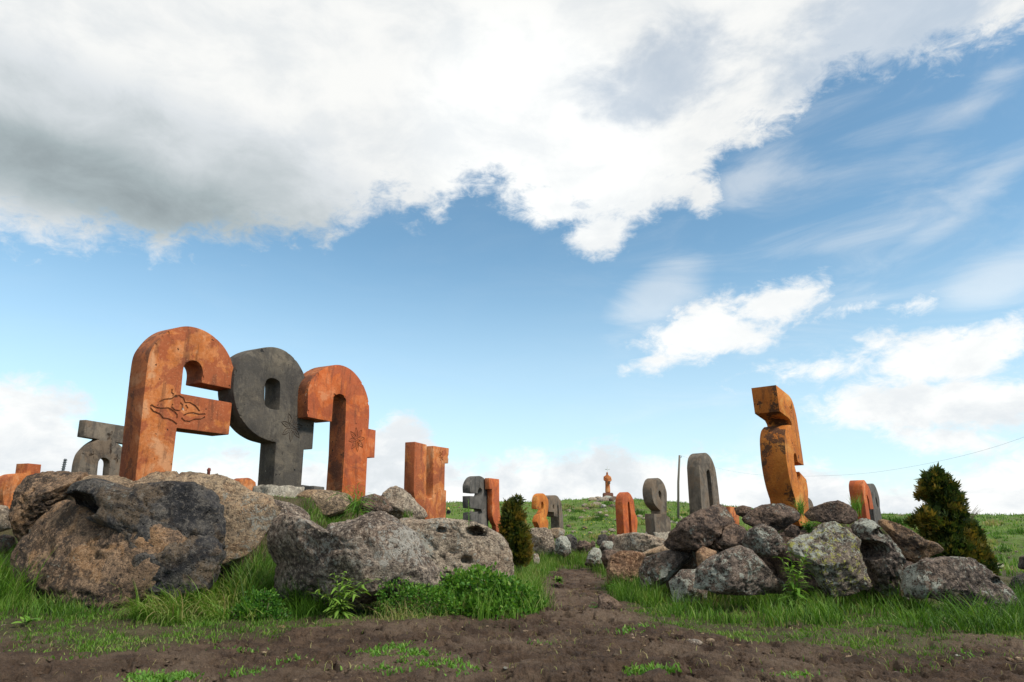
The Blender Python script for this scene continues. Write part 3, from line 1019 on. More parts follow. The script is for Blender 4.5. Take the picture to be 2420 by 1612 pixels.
boulder('white-spotted stone below the dark pair of stones by the orange arch letter',
        [(1412, 1292), (1425, 1278), (1445, 1279), (1460, 1290), (1452, 1302), (1420, 1302)], 14.6, M['rock_lichen'], .9, 4, 51, .05, 8)
boulder('brown stone squeezed behind the orange-brown block beside the path',
        [(1420, 1320), (1426, 1300), (1446, 1298), (1462, 1304), (1458, 1330), (1430, 1345)], 12.4, M['rock_umber'], .9, 4, 52, .06, 8)
boulder('mossy rock slab lying between the grey nine letter and the mottled boulder',
        [(1500, 1312), (1530, 1298), (1580, 1285), (1612, 1296), (1600, 1318), (1540, 1330)], 10.6, M['rock_tan'], .9, 5, 53, .06, 8)
boulder('dark rock at the right edge of the picture below the meadow',
        [(2382, 1384), (2395, 1362), (2425, 1352), (2470, 1368), (2460, 1410), (2400, 1412)], 8.6, M['rock_dark'], .9, 5, 54, .07, 10)
boulder('dark standing stone at the right edge of the picture in the meadow',
        [(2406, 1345), (2408, 1316), (2425, 1310), (2460, 1318), (2458, 1350)], 12.0, M['rock_dark'], .9, 4, 55, .05, 10)
boulder('little grey stone lying in the bright grass of the right meadow',
        [(2348, 1336), (2352, 1331), (2372, 1332), (2374, 1338), (2360, 1341)], 16.0, M['rock_pale'], .9, 4, 56, .05, 8)

# ------------------------------------------------------------------ letters of carved tuff
def smooth_path(pts):
    n = len(pts)
    P = [np.array(p[:2], float) for p in pts]
    fl = [len(p) > 2 for p in pts]
    out = []
    for i in range(n):
        j = (i + 1) % n
        p1, p2 = P[i], P[j]
        if not (fl[i] or fl[j]):
            out.append(p1)
            continue
        p0 = P[i - 1] if fl[i] else p1
        p3 = P[(j + 1) % n] if fl[j] else p2
        for k in range(5):
            t = k / 5
            out.append(.5 * ((2 * p1) + (p2 - p0) * t + (2 * p0 - 5 * p1 + 4 * p2 - p3) * t * t + (3 * p1 - p0 - 3 * p2 + p3) * t ** 3))
    return out


class Plane:
    """the letter's front face: vertical, running off at azimuth az from its foot"""
    def __init__(s, px, py, Y, az):
        s.B = at(px, py, Y)
        a = R(az)
        s.h = np.array([math.sin(a), math.cos(a), 0])
        s.n = np.array([math.cos(a), -math.sin(a), 0])

    def sz(s, px, py):
        d = ray(px, py)
        C = np.array([0, 0, CAM_H])
        t = s.n @ (s.B - C) / (s.n @ d)
        Q = C + t * d - s.B
        return np.array([Q @ s.h, Q[2]])

    def w(s, sx, z, back=0.0):
        return s.B + s.h * sx + np.array([0, 0, z]) - s.n * back


def tube_bm(bm, pts, r, sides=6, closed=False):
    pts = [Vector(p) for p in pts]
    n = len(pts)
    rings = []
    for i, p in enumerate(pts):
        a = pts[i - 1] if (closed or i > 0) else p
        c = pts[(i + 1) % n] if (closed or i < n - 1) else p
        t = (c - a).normalized()
        up = Vector((0, 0, 1)) if abs(t.z) < .9 else Vector((1, 0, 0))
        u = t.cross(up).normalized()
        v = t.cross(u)
        rr = r[i] if isinstance(r, (list, tuple, np.ndarray)) else r
        rings.append([bm.verts.new(p + (u * math.cos(2 * math.pi * k / sides) + v * math.sin(2 * math.pi * k / sides)) * rr) for k in range(sides)])
    m = n if closed else n - 1
    for i in range(m):
        A, B = rings[i], rings[(i + 1) % n]
        for k in range(sides):
            bm.faces.new((A[k], A[(k + 1) % sides], B[(k + 1) % sides], B[k]))
    if not closed:
        bm.faces.new(rings[0][::-1])
        bm.faces.new(rings[-1])


def letter(label, mat, az, base, Y, pts, holes=(), thick=None, back_px=None, sink=.22, carve=None, footing=None, group='carved stone letters', flank=None):
    pl = Plane(base[0], base[1], Y, az)
    out = [pl.sz(*p) for p in smooth_path(pts)]
    hol = [[pl.sz(*p) for p in smooth_path(h)] for h in holes]
    zmin = min(p[1] for p in out)
    for p in out:
        if p[1] < zmin + .07:
            p[1] -= sink
    if thick is None:
        # depth from where the hind edge shows: (front px,py) and (hind px)
        (fx, fy), bx = back_px
        s0, z0 = pl.sz(fx, fy)
        best = min(np.linspace(.05, .9, 400), key=lambda t: abs(proj(pl.w(s0, z0, t))[0] - bx))
        thick = best
    bm = bmesh.new()
    edges = []
    for loop in [out] + hol:
        vs = [bm.verts.new((p[0], 0, p[1])) for p in loop]
        for i in range(len(vs)):
            edges.append(bm.edges.new((vs[i], vs[(i + 1) % len(vs)])))
    r = bmesh.ops.triangle_fill(bm, use_beauty=True, use_dissolve=False, edges=edges)
    faces = [f for f in r['geom'] if isinstance(f, bmesh.types.BMFace)]
    ext = bmesh.ops.extrude_face_region(bm, geom=faces)
    vs = [v for v in ext['geom'] if isinstance(v, bmesh.types.BMVert)]
    bmesh.ops.translate(bm, verts=vs, vec=(0, thick, 0))
    bmesh.ops.recalc_face_normals(bm, faces=bm.faces[:])
    # keep faces only (front and back caps were kept by extrude)
    sharp = [e for e in bm.edges if len(e.link_faces) == 2 and e.calc_face_angle(0) > .6]
    bmesh.ops.bevel(bm, geom=sharp, offset=.011, segments=2, affect='EDGES', profile=.5, clamp_overlap=True)
    root = mesh_bm('stone_letter', bm, mat)
    me = root.data
    for p in me.polygons:
        p.use_smooth = True
    me.set_sharp_from_angle(angle=R(28))
    root.matrix_world = Matrix(((pl.h[0], -pl.n[0], 0, pl.B[0]), (pl.h[1], -pl.n[1], 0, pl.B[1]), (0, 0, 1, pl.B[2]), (0, 0, 0, 1)))
    tag(root, label, 'stone letter', group)
    if carve:
        groove(root, pl, carve, out, thick)
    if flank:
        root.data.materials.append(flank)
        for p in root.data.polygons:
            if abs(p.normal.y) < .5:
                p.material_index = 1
    if footing:
        fb = bmesh.new()
        f0, f1, zt, zb, pad = footing
        sa, za = pl.sz(f0, zt)
        sb, zb_ = pl.sz(f1, zt)
        _, zl = pl.sz(f0, zb)
        res = bmesh.ops.create_cube(fb, size=1)
        for v in fb.verts:
            top = v.co.z > 0
            e = pad * (.4 if top else 1.3)
            v.co = Vector(((sa - e) if v.co.x < 0 else (sb + e), (-e) if v.co.y < 0 else thick + e, za if top else zl - .15))
        bmesh.ops.subdivide_edges(fb, edges=fb.edges[:], cuts=7, use_grid_fill=True)
        co = np.array([v.co[:] for v in fb.verts])
        d = fbm(co * 6 + 3, 4, .6) * .06 + fbm(co * 17, 3) * .02
        cen = co.mean(0)
        for v, dd in zip(fb.verts, d):
            v.co += (v.co - Vector(cen)).normalized() * float(dd)
        f = mesh_bm('footing', fb, M['concrete'], root, True)
    return root, pl, thick


def proj(P):
    x, y, z = P[0], P[1], P[2] - CAM_H
    zc = y * CP + z * SP
    v = -y * SP + z * CP
    return 1210 + FPX * x / zc, 806 - FPX * v / zc


def petal(cx, cz, ang, r0, r1, wd, n=9):
    """closed petal outline in face coordinates"""
    L, Rr = [], []
    for k in range(n):
        t = k / (n - 1)
        w = wd * math.sin(math.pi * t ** .8) * (1 - .15 * t)
        rr = r0 + (r1 - r0) * t
        L.append((rr, w))
        if 0 < k < n - 1:
            Rr.append((rr, -w))
    pts = L + Rr[::-1]
    ca, sa = math.cos(ang), math.sin(ang)
    return [(cx + a * ca - b * sa, cz + a * sa + b * ca) for a, b in pts]


def groove(root, pl, groups, outline=(), thick=.3):
    """cut V grooves along the lines into the front face, and lay a darker tube in each"""
    if isinstance(groups[0], tuple):
        groups = [groups]
    cut = bmesh.new()
    for lines in groups:
        for pts, closed, r in lines:
            tube_bm(cut, [(p[0], 0.0015, p[1]) for p in pts], r * 1.45, 6, closed)
    rc = random.Random(len(outline))
    for k in range(2 if root.data.materials[0].name == 'tuff_amber' else 11):   # broken corners along the edges
        i = rc.randrange(len(outline) - 1)
        t = rc.random()
        a, b_ = outline[i], outline[i + 1]
        c = Vector((a[0] + (b_[0] - a[0]) * t, rc.choice([0, 0, 0, thick]), a[1] + (b_[1] - a[1]) * t))
        rr_ = rc.uniform(.010, .024)
        res = bmesh.ops.create_icosphere(cut, subdivisions=2, radius=1)
        sx, sz_ = rc.uniform(.8, 2.2), rc.uniform(.8, 2.2)
        for v in res['verts']:
            v.co = Vector((v.co.x * rr_ * sx, v.co.y * rr_ * .8, v.co.z * rr_ * sz_)) * rc.uniform(.85, 1.15) + c
    bmesh.ops.recalc_face_normals(cut, faces=cut.faces[:])
    me = bpy.data.meshes.new('cutter')
    cut.to_mesh(me)
    cut.free()
    cu = bpy.data.objects.new('cutter', me)
    col.objects.link(cu)
    cu.matrix_world = root.matrix_world
    md = root.modifiers.new('cut', 'BOOLEAN')
    md.operation = 'DIFFERENCE'
    md.solver = 'EXACT'
    md.use_self = True
    md.object = cu
    dg = bpy.context.evaluated_depsgraph_get()
    new = bpy.data.meshes.new_from_object(root.evaluated_get(dg))
    root.modifiers.clear()
    if len(new.polygons) > 20:
        old = root.data
        root.data = new
        new.materials.clear()
        for m_ in old.materials:
            new.materials.append(m_)
    bpy.data.objects.remove(cu)
    for lines in groups:
        dirt = bmesh.new()
        for pts, closed, r in lines:
            tube_bm(dirt, [(p[0], r * 1.1, p[1]) for p in pts], r * .55, 6, closed)  # darker tube in the groove makes the carved line read dark
        mesh_bm('carved_flower', dirt, M['groove_rust' if root.data.materials[0].name in ('tuff_orange', 'tuff_red', 'tuff_amber') else 'groove_dirt'], root, True)


def flower(pl, px, py, r, n=8, lw=.0052, r0=.2, wd=.17, rot=.2, inner=True):
    s, z = pl.sz(px, py)
    L = []
    for k in range(n):
        a = rot + 2 * math.pi * k / n
        L.append((petal(s, z, a, r * r0, r, r * wd), True, lw))
        if inner:
            L.append(([(s + math.cos(a) * r * .35, z + math.sin(a) * r * .35), (s + math.cos(a) * r * .7, z + math.sin(a) * r * .7)], False, lw * .75))
    c = [(s + math.cos(t) * r * r0 * .6, z + math.sin(t) * r * r0 * .6) for t in np.linspace(0, 2 * math.pi, 10, endpoint=False)]
    L.append((c, True, lw * .8))
    return L


def traced(pl, strokes, lw):
    L = []
    for st in strokes:
        pts = [pl.sz(x, y) for x, y in st]
        L.append((pts, False, lw))
    return L


s_ = 1
F_PTS = [(324, 1110), (337, 964), (345.7, 883), (353, 837, s_), (367, 812, s_), (388, 790, s_), (413, 776, s_), (446, 771, s_), (480, 779.5, s_), (508, 797, s_), (531, 821, s_),
         (547, 850, s_), (553.6, 873, s_), (555.6, 893), (553.6, 920.6), (477, 905.3), (479.6, 883, s_), (477, 867.6, s_), (469.4, 857, s_), (456.6, 852, s_), (444, 856, s_),
         (435, 868, s_), (431, 903), (428, 930), (549, 952), (541.5, 1027.8), (418.4, 1011.7), (408, 1107)]
plF = Plane(324, 1110, 7.5, 29)
sw = lambda pts: [(x / 3.92, y / 3.92 + 740) for x, y in pts]
moth = traced(plF, [
    sw([(1460, 860), (1480, 820), (1530, 800), (1590, 795), (1630, 770), (1660, 765), (1700, 790), (1715, 830), (1760, 830), (1810, 860), (1850, 910)]),
    sw([(1400, 850), (1395, 880), (1420, 910), (1480, 935), (1510, 975), (1560, 980), (1600, 1000), (1640, 1030)]),
    sw([(1400, 850), (1440, 875), (1500, 885), (1560, 880), (1610, 910), (1640, 940), (1640, 975)]),
    sw([(1900, 935), (1895, 965), (1860, 985), (1800, 985), (1760, 1005), (1710, 1000), (1680, 970)]),
    sw([(1900, 935), (1850, 940), (1790, 925), (1740, 930), (1700, 950)]),
    sw([(1600, 840), (1590, 870), (1620, 900), (1660, 905), (1690, 890), (1690, 850), (1670, 830)]),
    sw([(1610, 755), (1590, 735), (1595, 705)]), sw([(1720, 850), (1740, 880), (1720, 905)])], .008)
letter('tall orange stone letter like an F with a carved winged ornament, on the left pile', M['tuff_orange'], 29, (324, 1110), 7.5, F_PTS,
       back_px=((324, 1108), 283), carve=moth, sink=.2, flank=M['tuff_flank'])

Q_PTS = [(646.7, 1147), (652.6, 1045.5), (623, 1036.7, s_), (597, 1020.6, s_), (576, 997, s_), (563, 973.7, s_), (555.8, 950, s_), (552, 926.7, s_), (553, 900, s_), (556, 876, s_), (563, 858, s_),
         (576, 842, s_), (597, 829, s_), (626, 821, s_), (652.6, 821, s_), (676, 830, s_), (696.6, 847.5, s_), (711, 868, s_), (721.5, 891.5, s_), (725.4, 918, s_), (726, 956), (727, 985.4),
         (744, 987.7), (739, 1061.7), (718.6, 1062.3), (712.7, 1147)]
Q_H = [(626.8, 909), (632, 897.4, s_), (643.8, 893.8, s_), (657, 898.8, s_), (662.3, 909, s_), (661.5, 945), (660, 969.3), (640.8, 966.3, s_), (629, 959, s_), (626, 948, s_)]
plQ = Plane(646.7, 1147, 9.1, 29)
letter('dark grey round stone letter between the two tall orange letters on the left pile', M['tuff_grey'], 29, (646.7, 1147), 9.1, Q_PTS, [Q_H],
       back_px=((646.7, 1145), 608.6), carve=flower(plQ, 690, 1010, .20, 7), sink=.15, footing=(640, 716, 1146, 1178, .04))

N_PTS = [(808, 1164), (814, 1073.4), (816.3, 1003), (818.4, 945.8), (812.5, 935, s_), (802, 931, s_), (792, 935.5, s_), (787.6, 945), (784, 996.5), (727.4, 985.4), (727.4, 944), (730.3, 912, s_), (740.6, 893, s_),
         (761, 874, s_), (784.6, 863.6, s_), (808, 863.6, s_), (831.6, 875.4, s_), (852, 899, s_), (865.3, 927, s_), (872, 956, s_), (872.7, 985), (871, 1013.3), (888, 1017), (885, 1082), (868, 1080.5), (863.8, 1167.3)]
plN = Plane(808, 1164, 10.0, 27)
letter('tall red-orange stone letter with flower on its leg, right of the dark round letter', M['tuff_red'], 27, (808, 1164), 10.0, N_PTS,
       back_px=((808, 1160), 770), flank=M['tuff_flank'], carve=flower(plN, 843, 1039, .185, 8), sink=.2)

U_PTS = [(978, 1160), (980.7, 1043.8), (1008.8, 1050.8), (1007.3, 1164.4), (1009.4, 1174, s_), (1015.8, 1180.8, s_), (1022, 1176, s_), (1023.8, 1166.6), (1024.3, 1053.6), (1061.4, 1059.3),
         (1059.7, 1095.4), (1051.9, 1094.8), (1050.8, 1158), (1055, 1159), (1054, 1221), (1030, 1219, s_), (1003, 1210, s_), (984, 1188, s_)]
plU = Plane(1003, 1210, 13.5, 26)
letter('orange stone letter like a U with a dark weathered top, behind the craggy pale rock', M['tuff_orange'], 26, (1003, 1210), 13.5, U_PTS,
       back_px=((980.7, 1043.8), 957), carve=flower(plU, 1043, 1078, .11, 6, .006, inner=False), sink=.25)

T3 = [(1111.6, 1164.5), (1111, 1150, s_), (1113, 1141.6, s_), (1117.3, 1133, s_), (1123, 1127.2, s_), (1132, 1124.8, s_), (1140.3, 1127.7, s_), (1147, 1134, s_), (1151.7, 1142.5, s_), (1156, 1154, s_),
      (1157.3, 1167.4, s_), (1156, 1179, s_), (1151.7, 1187), (1155.6, 1198, s_), (1157.3, 1213.3, s_), (1156.5, 1225, s_), (1151.7, 1242), (1113, 1240), (1112, 1211.4), (1129.7, 1209.5),
      (1131.7, 1216.2, s_), (1135.5, 1218, s_), (1139.3, 1212.4, s_), (1137.4, 1204.2, s_), (1135.5, 1202.8), (1111.6, 1200.4), (1111, 1172.2), (1133.6, 1173.6), (1137.4, 1172.2, s_), (1139.5, 1163.6, s_),
      (1138.4, 1156, s_), (1133.6, 1152.6, s_), (1129.7, 1159.7, s_), (1129.7, 1166.4)]
letter('dark grey stone letter like a three beside the orange letter like an L', M['tuff_slate'], 24, (1113, 1240), 16.6, T3, back_px=((1111, 1172), 1093), sink=.25)
L_PTS = [(1156.5, 1129.6), (1180, 1132.5), (1180.5, 1186.5), (1181.9, 1210.5, s_), (1185.2, 1224.8, s_), (1190, 1233, s_), (1199, 1240), (1199, 1249), (1177.6, 1248.7), (1169, 1236.3, s_),
         (1164.2, 1220, s_), (1163.2, 1200), (1163.2, 1156), (1157.3, 1156)]
letter('slim orange stone letter like an L behind the little conifer', M['tuff_red'], 24, (1177.6, 1248), 17.6, L_PTS, back_px=((1156.5, 1130), 1145), sink=.25)
T2 = [(1268, 1202.3), (1268.4, 1183.7), (1269.5, 1176.7, s_), (1273, 1169.6, s_), (1280.7, 1165.8, s_), (1287.7, 1169, s_), (1292.6, 1176, s_), (1295.8, 1183.7, s_), (1296, 1199, s_), (1294, 1213, s_),
      (1291, 1224.4), (1295.4, 1230.7), (1296, 1239), (1294, 1246), (1281.4, 1246), (1280.7, 1241.2), (1269.5, 1233.5), (1270, 1228.6), (1273.7, 1218.7), (1279.3, 1213, s_), (1283.5, 1205.4, s_),
      (1284.9, 1200.5, s_), (1284.5, 1190.7, s_), (1281.4, 1185, s_), (1279.3, 1187), (1279, 1204)]
letter('small amber stone letter like a two at the head of the path', M['tuff_amber'], 28, (1281.4, 1246), 18.2, T2, back_px=((1268, 1202), 1256), sink=.2)
A2 = [(1296.5, 1209.6), (1296, 1190), (1298.2, 1177.4, s_), (1303, 1172.4, s_), (1310.9, 1170.3, s_), (1317.9, 1173, s_), (1323.5, 1180.9, s_), (1327, 1189.3, s_), (1328.4, 1202.6, s_), (1330.5, 1220),
      (1332, 1248), (1322.4, 1248), (1321.4, 1213), (1320.3, 1199, s_), (1318.2, 1192.8, s_), (1317.2, 1196), (1317.9, 1221.6), (1310, 1220.2), (1309.5, 1210.3)]
A2H = [(1310, 1192), (1307.3, 1193.5, s_), (1306.3, 1198.4, s_), (1308.7, 1203.7, s_), (1310, 1202)]
letter('small brown-grey arched stone letter just behind the amber letter like a two', M['tuff_ash'], 28, (1322.4, 1248), 19.4, A2, [A2H], thick=.26, sink=.2)
O_PTS = [(1475.8, 1262), (1472.5, 1217.6), (1471.2, 1187), (1473, 1174.2, s_), (1477.4, 1166.6, s_), (1482.8, 1162.8, s_), (1488.8, 1166.6, s_), (1494.2, 1175.3, s_), (1498.5, 1187.2, s_), (1500.7, 1212),
         (1505.6, 1224, s_), (1506.7, 1237, s_), (1504.5, 1262), (1494.2, 1262), (1491, 1217.6), (1487.7, 1190, s_), (1485.3, 1185.6, s_), (1483.4, 1190), (1485, 1217.6), (1488.2, 1262)]
letter('small bright orange arched stone letter with a narrow slit, left of the grey nine', M['tuff_red'], 40, (1475.8, 1262), 15.8, O_PTS, back_px=((1475.8, 1255), 1458.4), sink=.2)
N9 = [(1550, 1262), (1546.8, 1228.4), (1546, 1214.3), (1560.9, 1215.4), (1560.9, 1206.7), (1553.8, 1200, s_), (1547.3, 1191.5, s_), (1543, 1180.7, s_), (1540.8, 1166.6, s_), (1540.8, 1152.5, s_), (1544, 1139.5, s_),
      (1548.4, 1132, s_), (1554.4, 1129.5, s_), (1561.4, 1133, s_), (1569, 1142.8, s_), (1573.9, 1155.8, s_), (1576.4, 1168.8, s_), (1576, 1195.9), (1575.5, 1217.6), (1584.2, 1224), (1585.8, 1244.7), (1584, 1262)]
N9H = [(1556, 1163.4), (1557.6, 1160, s_), (1560.3, 1160.7, s_), (1563, 1166.6, s_), (1563.6, 1174), (1563, 1182.9), (1557.6, 1173)]
letter('grey-brown stone letter like a nine on a pale concrete foot', M['tuff_ash'], 40, (1550, 1262), 13.4, N9, [N9H], back_px=((1541, 1160), 1518.5), sink=.15, footing=(1550, 1582, 1258, 1282, .02))
G0 = [(1660.7, 1223), (1659, 1199.6), (1655.3, 1147.6), (1652.6, 1104), (1654.2, 1085.8, s_), (1658.5, 1075, s_), (1666, 1070, s_), (1673.7, 1073.3, s_), (1682.4, 1084.7, s_), (1688.9, 1101, s_), (1692.7, 1117.2, s_),
      (1697.6, 1153), (1701.4, 1188.8), (1703, 1223), (1689, 1223), (1686.2, 1189.8), (1680.8, 1136.7), (1677.5, 1116, s_), (1673.7, 1110.2, s_), (1670, 1116), (1673.7, 1153), (1677.5, 1192), (1680, 1223)]
letter('tall brown-grey arched stone letter with a narrow slit, behind the angular tilted rock', M['tuff_ash'], 40, (1660.7, 1223), 13.6, G0, back_px=((1657, 1170), 1627), sink=.3)
plS = Plane(1886.3, 1200, 8.7, 40)
S_PTS = [(1887, 1200), (1873.7, 1161.6, s_), (1865.3, 1128, s_), (1859, 1090, s_), (1855.8, 1058.4, s_), (1854.7, 1033.2, s_), (1857.3, 1014.2, s_), (1864.2, 1004.3), (1871.6, 1005.4), (1869.5, 997.4, s_), (1865.3, 989),
         (1842.7, 972), (1833.7, 910), (1865.3, 935.3), (1873.7, 951, s_), (1882, 982.6, s_), (1887.4, 1016.3, s_), (1894.7, 1064.7, s_), (1899.6, 1099.5), (1885.3, 1092), (1882, 1075.3, s_), (1878.3, 1071, s_),
         (1875.8, 1077.4, s_), (1877.9, 1100.5), (1881.5, 1115.3), (1886.3, 1134, s_), (1890, 1135, s_), (1891, 1124, s_), (1888.8, 1114.8), (1905.3, 1133.2), (1909.9, 1163.7, s_), (1908.4, 1202)]
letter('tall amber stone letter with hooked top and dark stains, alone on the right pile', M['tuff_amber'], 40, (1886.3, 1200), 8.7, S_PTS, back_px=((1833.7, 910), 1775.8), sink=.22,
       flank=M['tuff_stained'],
       carve=flower(plS, 1871, 968, .075, 5, .005, inner=False))
AR = [(2048.9, 1222), (2043.5, 1189), (2038.5, 1158.3), (2037.8, 1145.3, s_), (2039.3, 1136.8, s_), (2042, 1134.5, s_), (2047.3, 1140.7, s_), (2053.5, 1151.4, s_), (2058.8, 1167.4, s_), (2065, 1203.4), (2056.5, 1203.4),
      (2053.5, 1181.2), (2049.3, 1169), (2048, 1169.7), (2052, 1192.7), (2057, 1222)]
letter('orange arched stone letter in front of a dark one, left of the big conifer', M['tuff_red'], 43, (2048.9, 1222), 12.6, AR, back_px=((2038.5, 1150), 2006.4), sink=.25)
OR_ = [(2055, 1144.5), (2061.9, 1142.6, s_), (2066.5, 1145.3, s_), (2071, 1153.7, s_), (2075.7, 1167.4, s_), (2078.7, 1181, s_), (2079.5, 1198.8), (2085.6, 1224), (2066.8, 1224), (2061.4, 1189, s_), (2058.4, 1169.7, s_), (2053.8, 1156.7, s_)]
letter('dark grey round stone letter half hidden behind the orange arched one near the big conifer', M['tuff_slate'], 43, (2068.8, 1224), 13.3, OR_,
       [[(2068.8, 1176.6), (2070.7, 1175.9, s_), (2073.4, 1185, s_), (2075.7, 1197.3), (2074.9, 1200.4), (2071.8, 1192.7)]], thick=.25, sink=.2)
plT = Plane(197.8, 1032, 11.0, 15)
TG = [(203.4, 992), (319, 1010.8), (312, 1052), (274.3, 1045), (287.6, 1054.7, s_), (303, 1072, s_), (311, 1097.6, s_), (313, 1140), (258.5, 1135), (258.5, 1107.8), (259.5, 1095.5, s_), (257, 1087.3, s_), (248.8, 1082.2, s_),
      (239.6, 1083.3, s_), (233.5, 1092.4, s_), (231.4, 1107.8), (231, 1135), (182, 1135), (184.5, 1110.8), (187.5, 1092.4, s_), (193.7, 1074, s_), (203.9, 1060.8, s_), (217, 1048.6, s_), (233.5, 1038.4), (197.8, 1032.2)]
tcarve = [flower(plT, 262, 1060, .085, 4, .006), flower(plT, 221, 1074, .085, 4, .006), flower(plT, 277, 1084, .07, 4, .006), flower(plT, 262, 1031, .09, 5, .006)]
letter('dark grey stone letter of a flat bar over an arch at the left', M['tuff_ash'], 15, (197.8, 1032), 11.0, TG, back_px=((203.4, 992), 187), sink=.2, carve=tcarve)
LO = [(66, 1095), (97.5, 1098), (95, 1122), (120, 1126), (120, 1215), (12, 1210), (7, 1167, s_), (12, 1146, s_), (22, 1129, s_), (37, 1120.5, s_), (63, 1118)]
letter('orange rounded stone letter cut off by the left edge of the picture', M['tuff_orange'], 22, (12, 1210), 11.0, LO, thick=.28, sink=.2)
# far letters of which only a top shows between the stones
GB = [(1893, 1215), (1895, 1186), (1904, 1176, s_), (1913, 1178, s_), (1921, 1190, s_), (1926, 1215)]
letter('rounded grey top of a far letter peeping out right of the amber hooked letter', M['tuff_ash'], 43, (1893, 1215), 14.5, GB, thick=.2, sink=.2)
B1 = [(716, 1176), (716, 1146), (731, 1148), (731, 1176)]
letter('small dark letter top touching the foot of the dark round letter', M['tuff_slate'], 28, (716, 1176), 17.0, B1, thick=.3, sink=.1)
B2 = [(742, 1178), (742, 1148), (767, 1151), (767, 1178)]
letter('wide dark letter top just left of the leg of the red-orange letter', M['tuff_slate'], 28, (742, 1178), 15.5, B2, thick=.32, sink=.1)
B3 = [(1725, 1235), (1725, 1197), (1747, 1200), (1747, 1235)]
letter('scrap of an orange letter between the angular tilted rock and the blocky brown stone', M['tuff_orange'], 40, (1725, 1235), 14.0, B3, thick=.3, sink=.1)
B4 = [(569, 1165), (571, 1139, s_), (580, 1130, s_), (592, 1131, s_), (604, 1140), (610, 1165)]
letter('orange rounded letter top just left of the foot of the dark round letter', M['tuff_orange'], 28, (569, 1165), 14.5, B4, thick=.3, sink=.1)

# ------------------------------------------------------------------ grass and leaves
def blades(name, pos, h, w, laz, bend, tint, mat, seg=4, parent=None):
    n = len(pos)
    t = np.linspace(0, 1, seg + 1)[None, :]
    b = np.maximum(bend, .05)[:, None]
    hx = h[:, None] * (1 - np.cos(b * t)) / b
    hz = h[:, None] * np.sin(b * t) / b
    dx, dy = np.sin(laz)[:, None], np.cos(laz)[:, None]
    tw = RNG.uniform(-1.2, 1.2, n)[:, None]
    sx, sy = np.cos(laz[:, None] + tw), -np.sin(laz[:, None] + tw)
    C = np.stack([pos[:, 0:1] + dx * hx, pos[:, 1:2] + dy * hx, pos[:, 2:3] + hz], -1)
    wid = w[:, None] * (1 - t) ** .75 * .5 * (0.75 + .25 * np.minimum(1, t * 6))
    S = np.stack([sx * wid, sy * wid, 0 * wid], -1)
    Lv = C - S
    Rv = C + S
    V = np.stack([Lv, Rv], 2).reshape(n, (seg + 1) * 2, 3)
    V = V.reshape(-1, 3)
    base = (np.arange(n) * (seg + 1) * 2)[:, None]
    k = np.arange(seg)[None, :] * 2
    Fq = np.stack([base + k, base + k + 1, base + k + 3, base + k + 2], -1).reshape(-1, 4)
    T = np.repeat(np.clip(tint, 0, 1), (seg + 1) * 2)
    tt = np.tile(np.repeat(np.linspace(0, 1, seg + 1), 2), n)
    T = np.clip(T + (tt - .5) * .18, 0, 1)
    return mesh_np(name, V, Fq, mat, parent, attrs={'tint': T})


def scatter_px(n, poly):
    """random ground points seen through a region of the photograph"""
    p = np.array(poly, float)
    lo, hi = p.min(0), p.max(0)
    X, Yp = [], []
    while sum(len(a) for a in X) < n:
        x = RNG.uniform(lo[0], hi[0], n * 2)
        y = RNG.uniform(lo[1], hi[1], n * 2)
        k = in_poly(x, y, poly)
        X.append(x[k])
        Yp.append(y[k])
    px = np.concatenate(X)[:n]
    py = np.concatenate(Yp)[:n]
    return to_ground(px, py)


def clumped(P, k, spread):
    """gather points into tufts"""
    n = len(P)
    c = P[RNG.integers(0, n, max(1, n // k))]
    idx = RNG.integers(0, len(c), n)
    Q = c[idx].copy()
    Q[:, :2] += RNG.normal(0, spread, (n, 2))
    Q[:, 2] = gz(Q[:, 0], Q[:, 1]) - .01
    return Q, idx


def tuft_field(name, label, poly, n, hr, wr, bend, tint, mat=None, k=14, spread=.035, lean=None, leanvar=1.0, seg=4, cat='grass'):
    P = scatter_px(n, poly)
    Q, idx = clumped(P, k, spread)
    hs = RNG.uniform(.35, 1.3, idx.max() + 1)[idx]
    ts = RNG.normal(0, .15, idx.max() + 1)[idx]
    la = RNG.uniform(-math.pi, math.pi, n)
    if lean is not None:
        la = lean + RNG.normal(0, leanvar, n)
    o = blades(name, Q, RNG.uniform(*hr, n) * hs, RNG.uniform(*wr, n), la, np.abs(RNG.normal(bend, bend * .35, n)), RNG.normal(tint, .13, n) + ts, mat or M['grass'], seg)
    tag(o, label, cat, kind='stuff')
    return o


tuft_field('long_grass', 'long drooping grass along the foot of the big brown boulder',
           [(262, 1420), (420, 1418), (540, 1400), (620, 1360), (655, 1400), (650, 1465), (500, 1478), (330, 1475)], 4200, (.18, .38), (.008, .017), 1.9, .60, k=30, spread=.05, lean=math.pi + .25, leanvar=.9, seg=6)
tuft_field('tall_grass', 'tall grass rising against the crack right of the big brown boulder',
           [(560, 1400), (640, 1340), (655, 1400), (640, 1445), (560, 1450)], 1500, (.28, .52), (.005, .011), 1.2, .48, k=30, spread=.05, lean=.3, leanvar=1.4, seg=6)
tuft_field('upright_grass', 'upright dark grass at the left edge of the picture',
           [(-20, 1360), (60, 1400), (200, 1425), (270, 1440), (260, 1470), (100, 1468), (-20, 1455)], 2000, (.06, .20), (.006, .011), .9, .50, k=40, spread=.07)
tuft_field('bending_grass', 'long bending blades at the left edge below the flat grey stone',
           [(-30, 1360), (40, 1390), (60, 1440), (-30, 1440)], 700, (.3, .5), (.007, .013), 1.2, .5, k=20, spread=.06, lean=1.6, leanvar=1.0, seg=6)
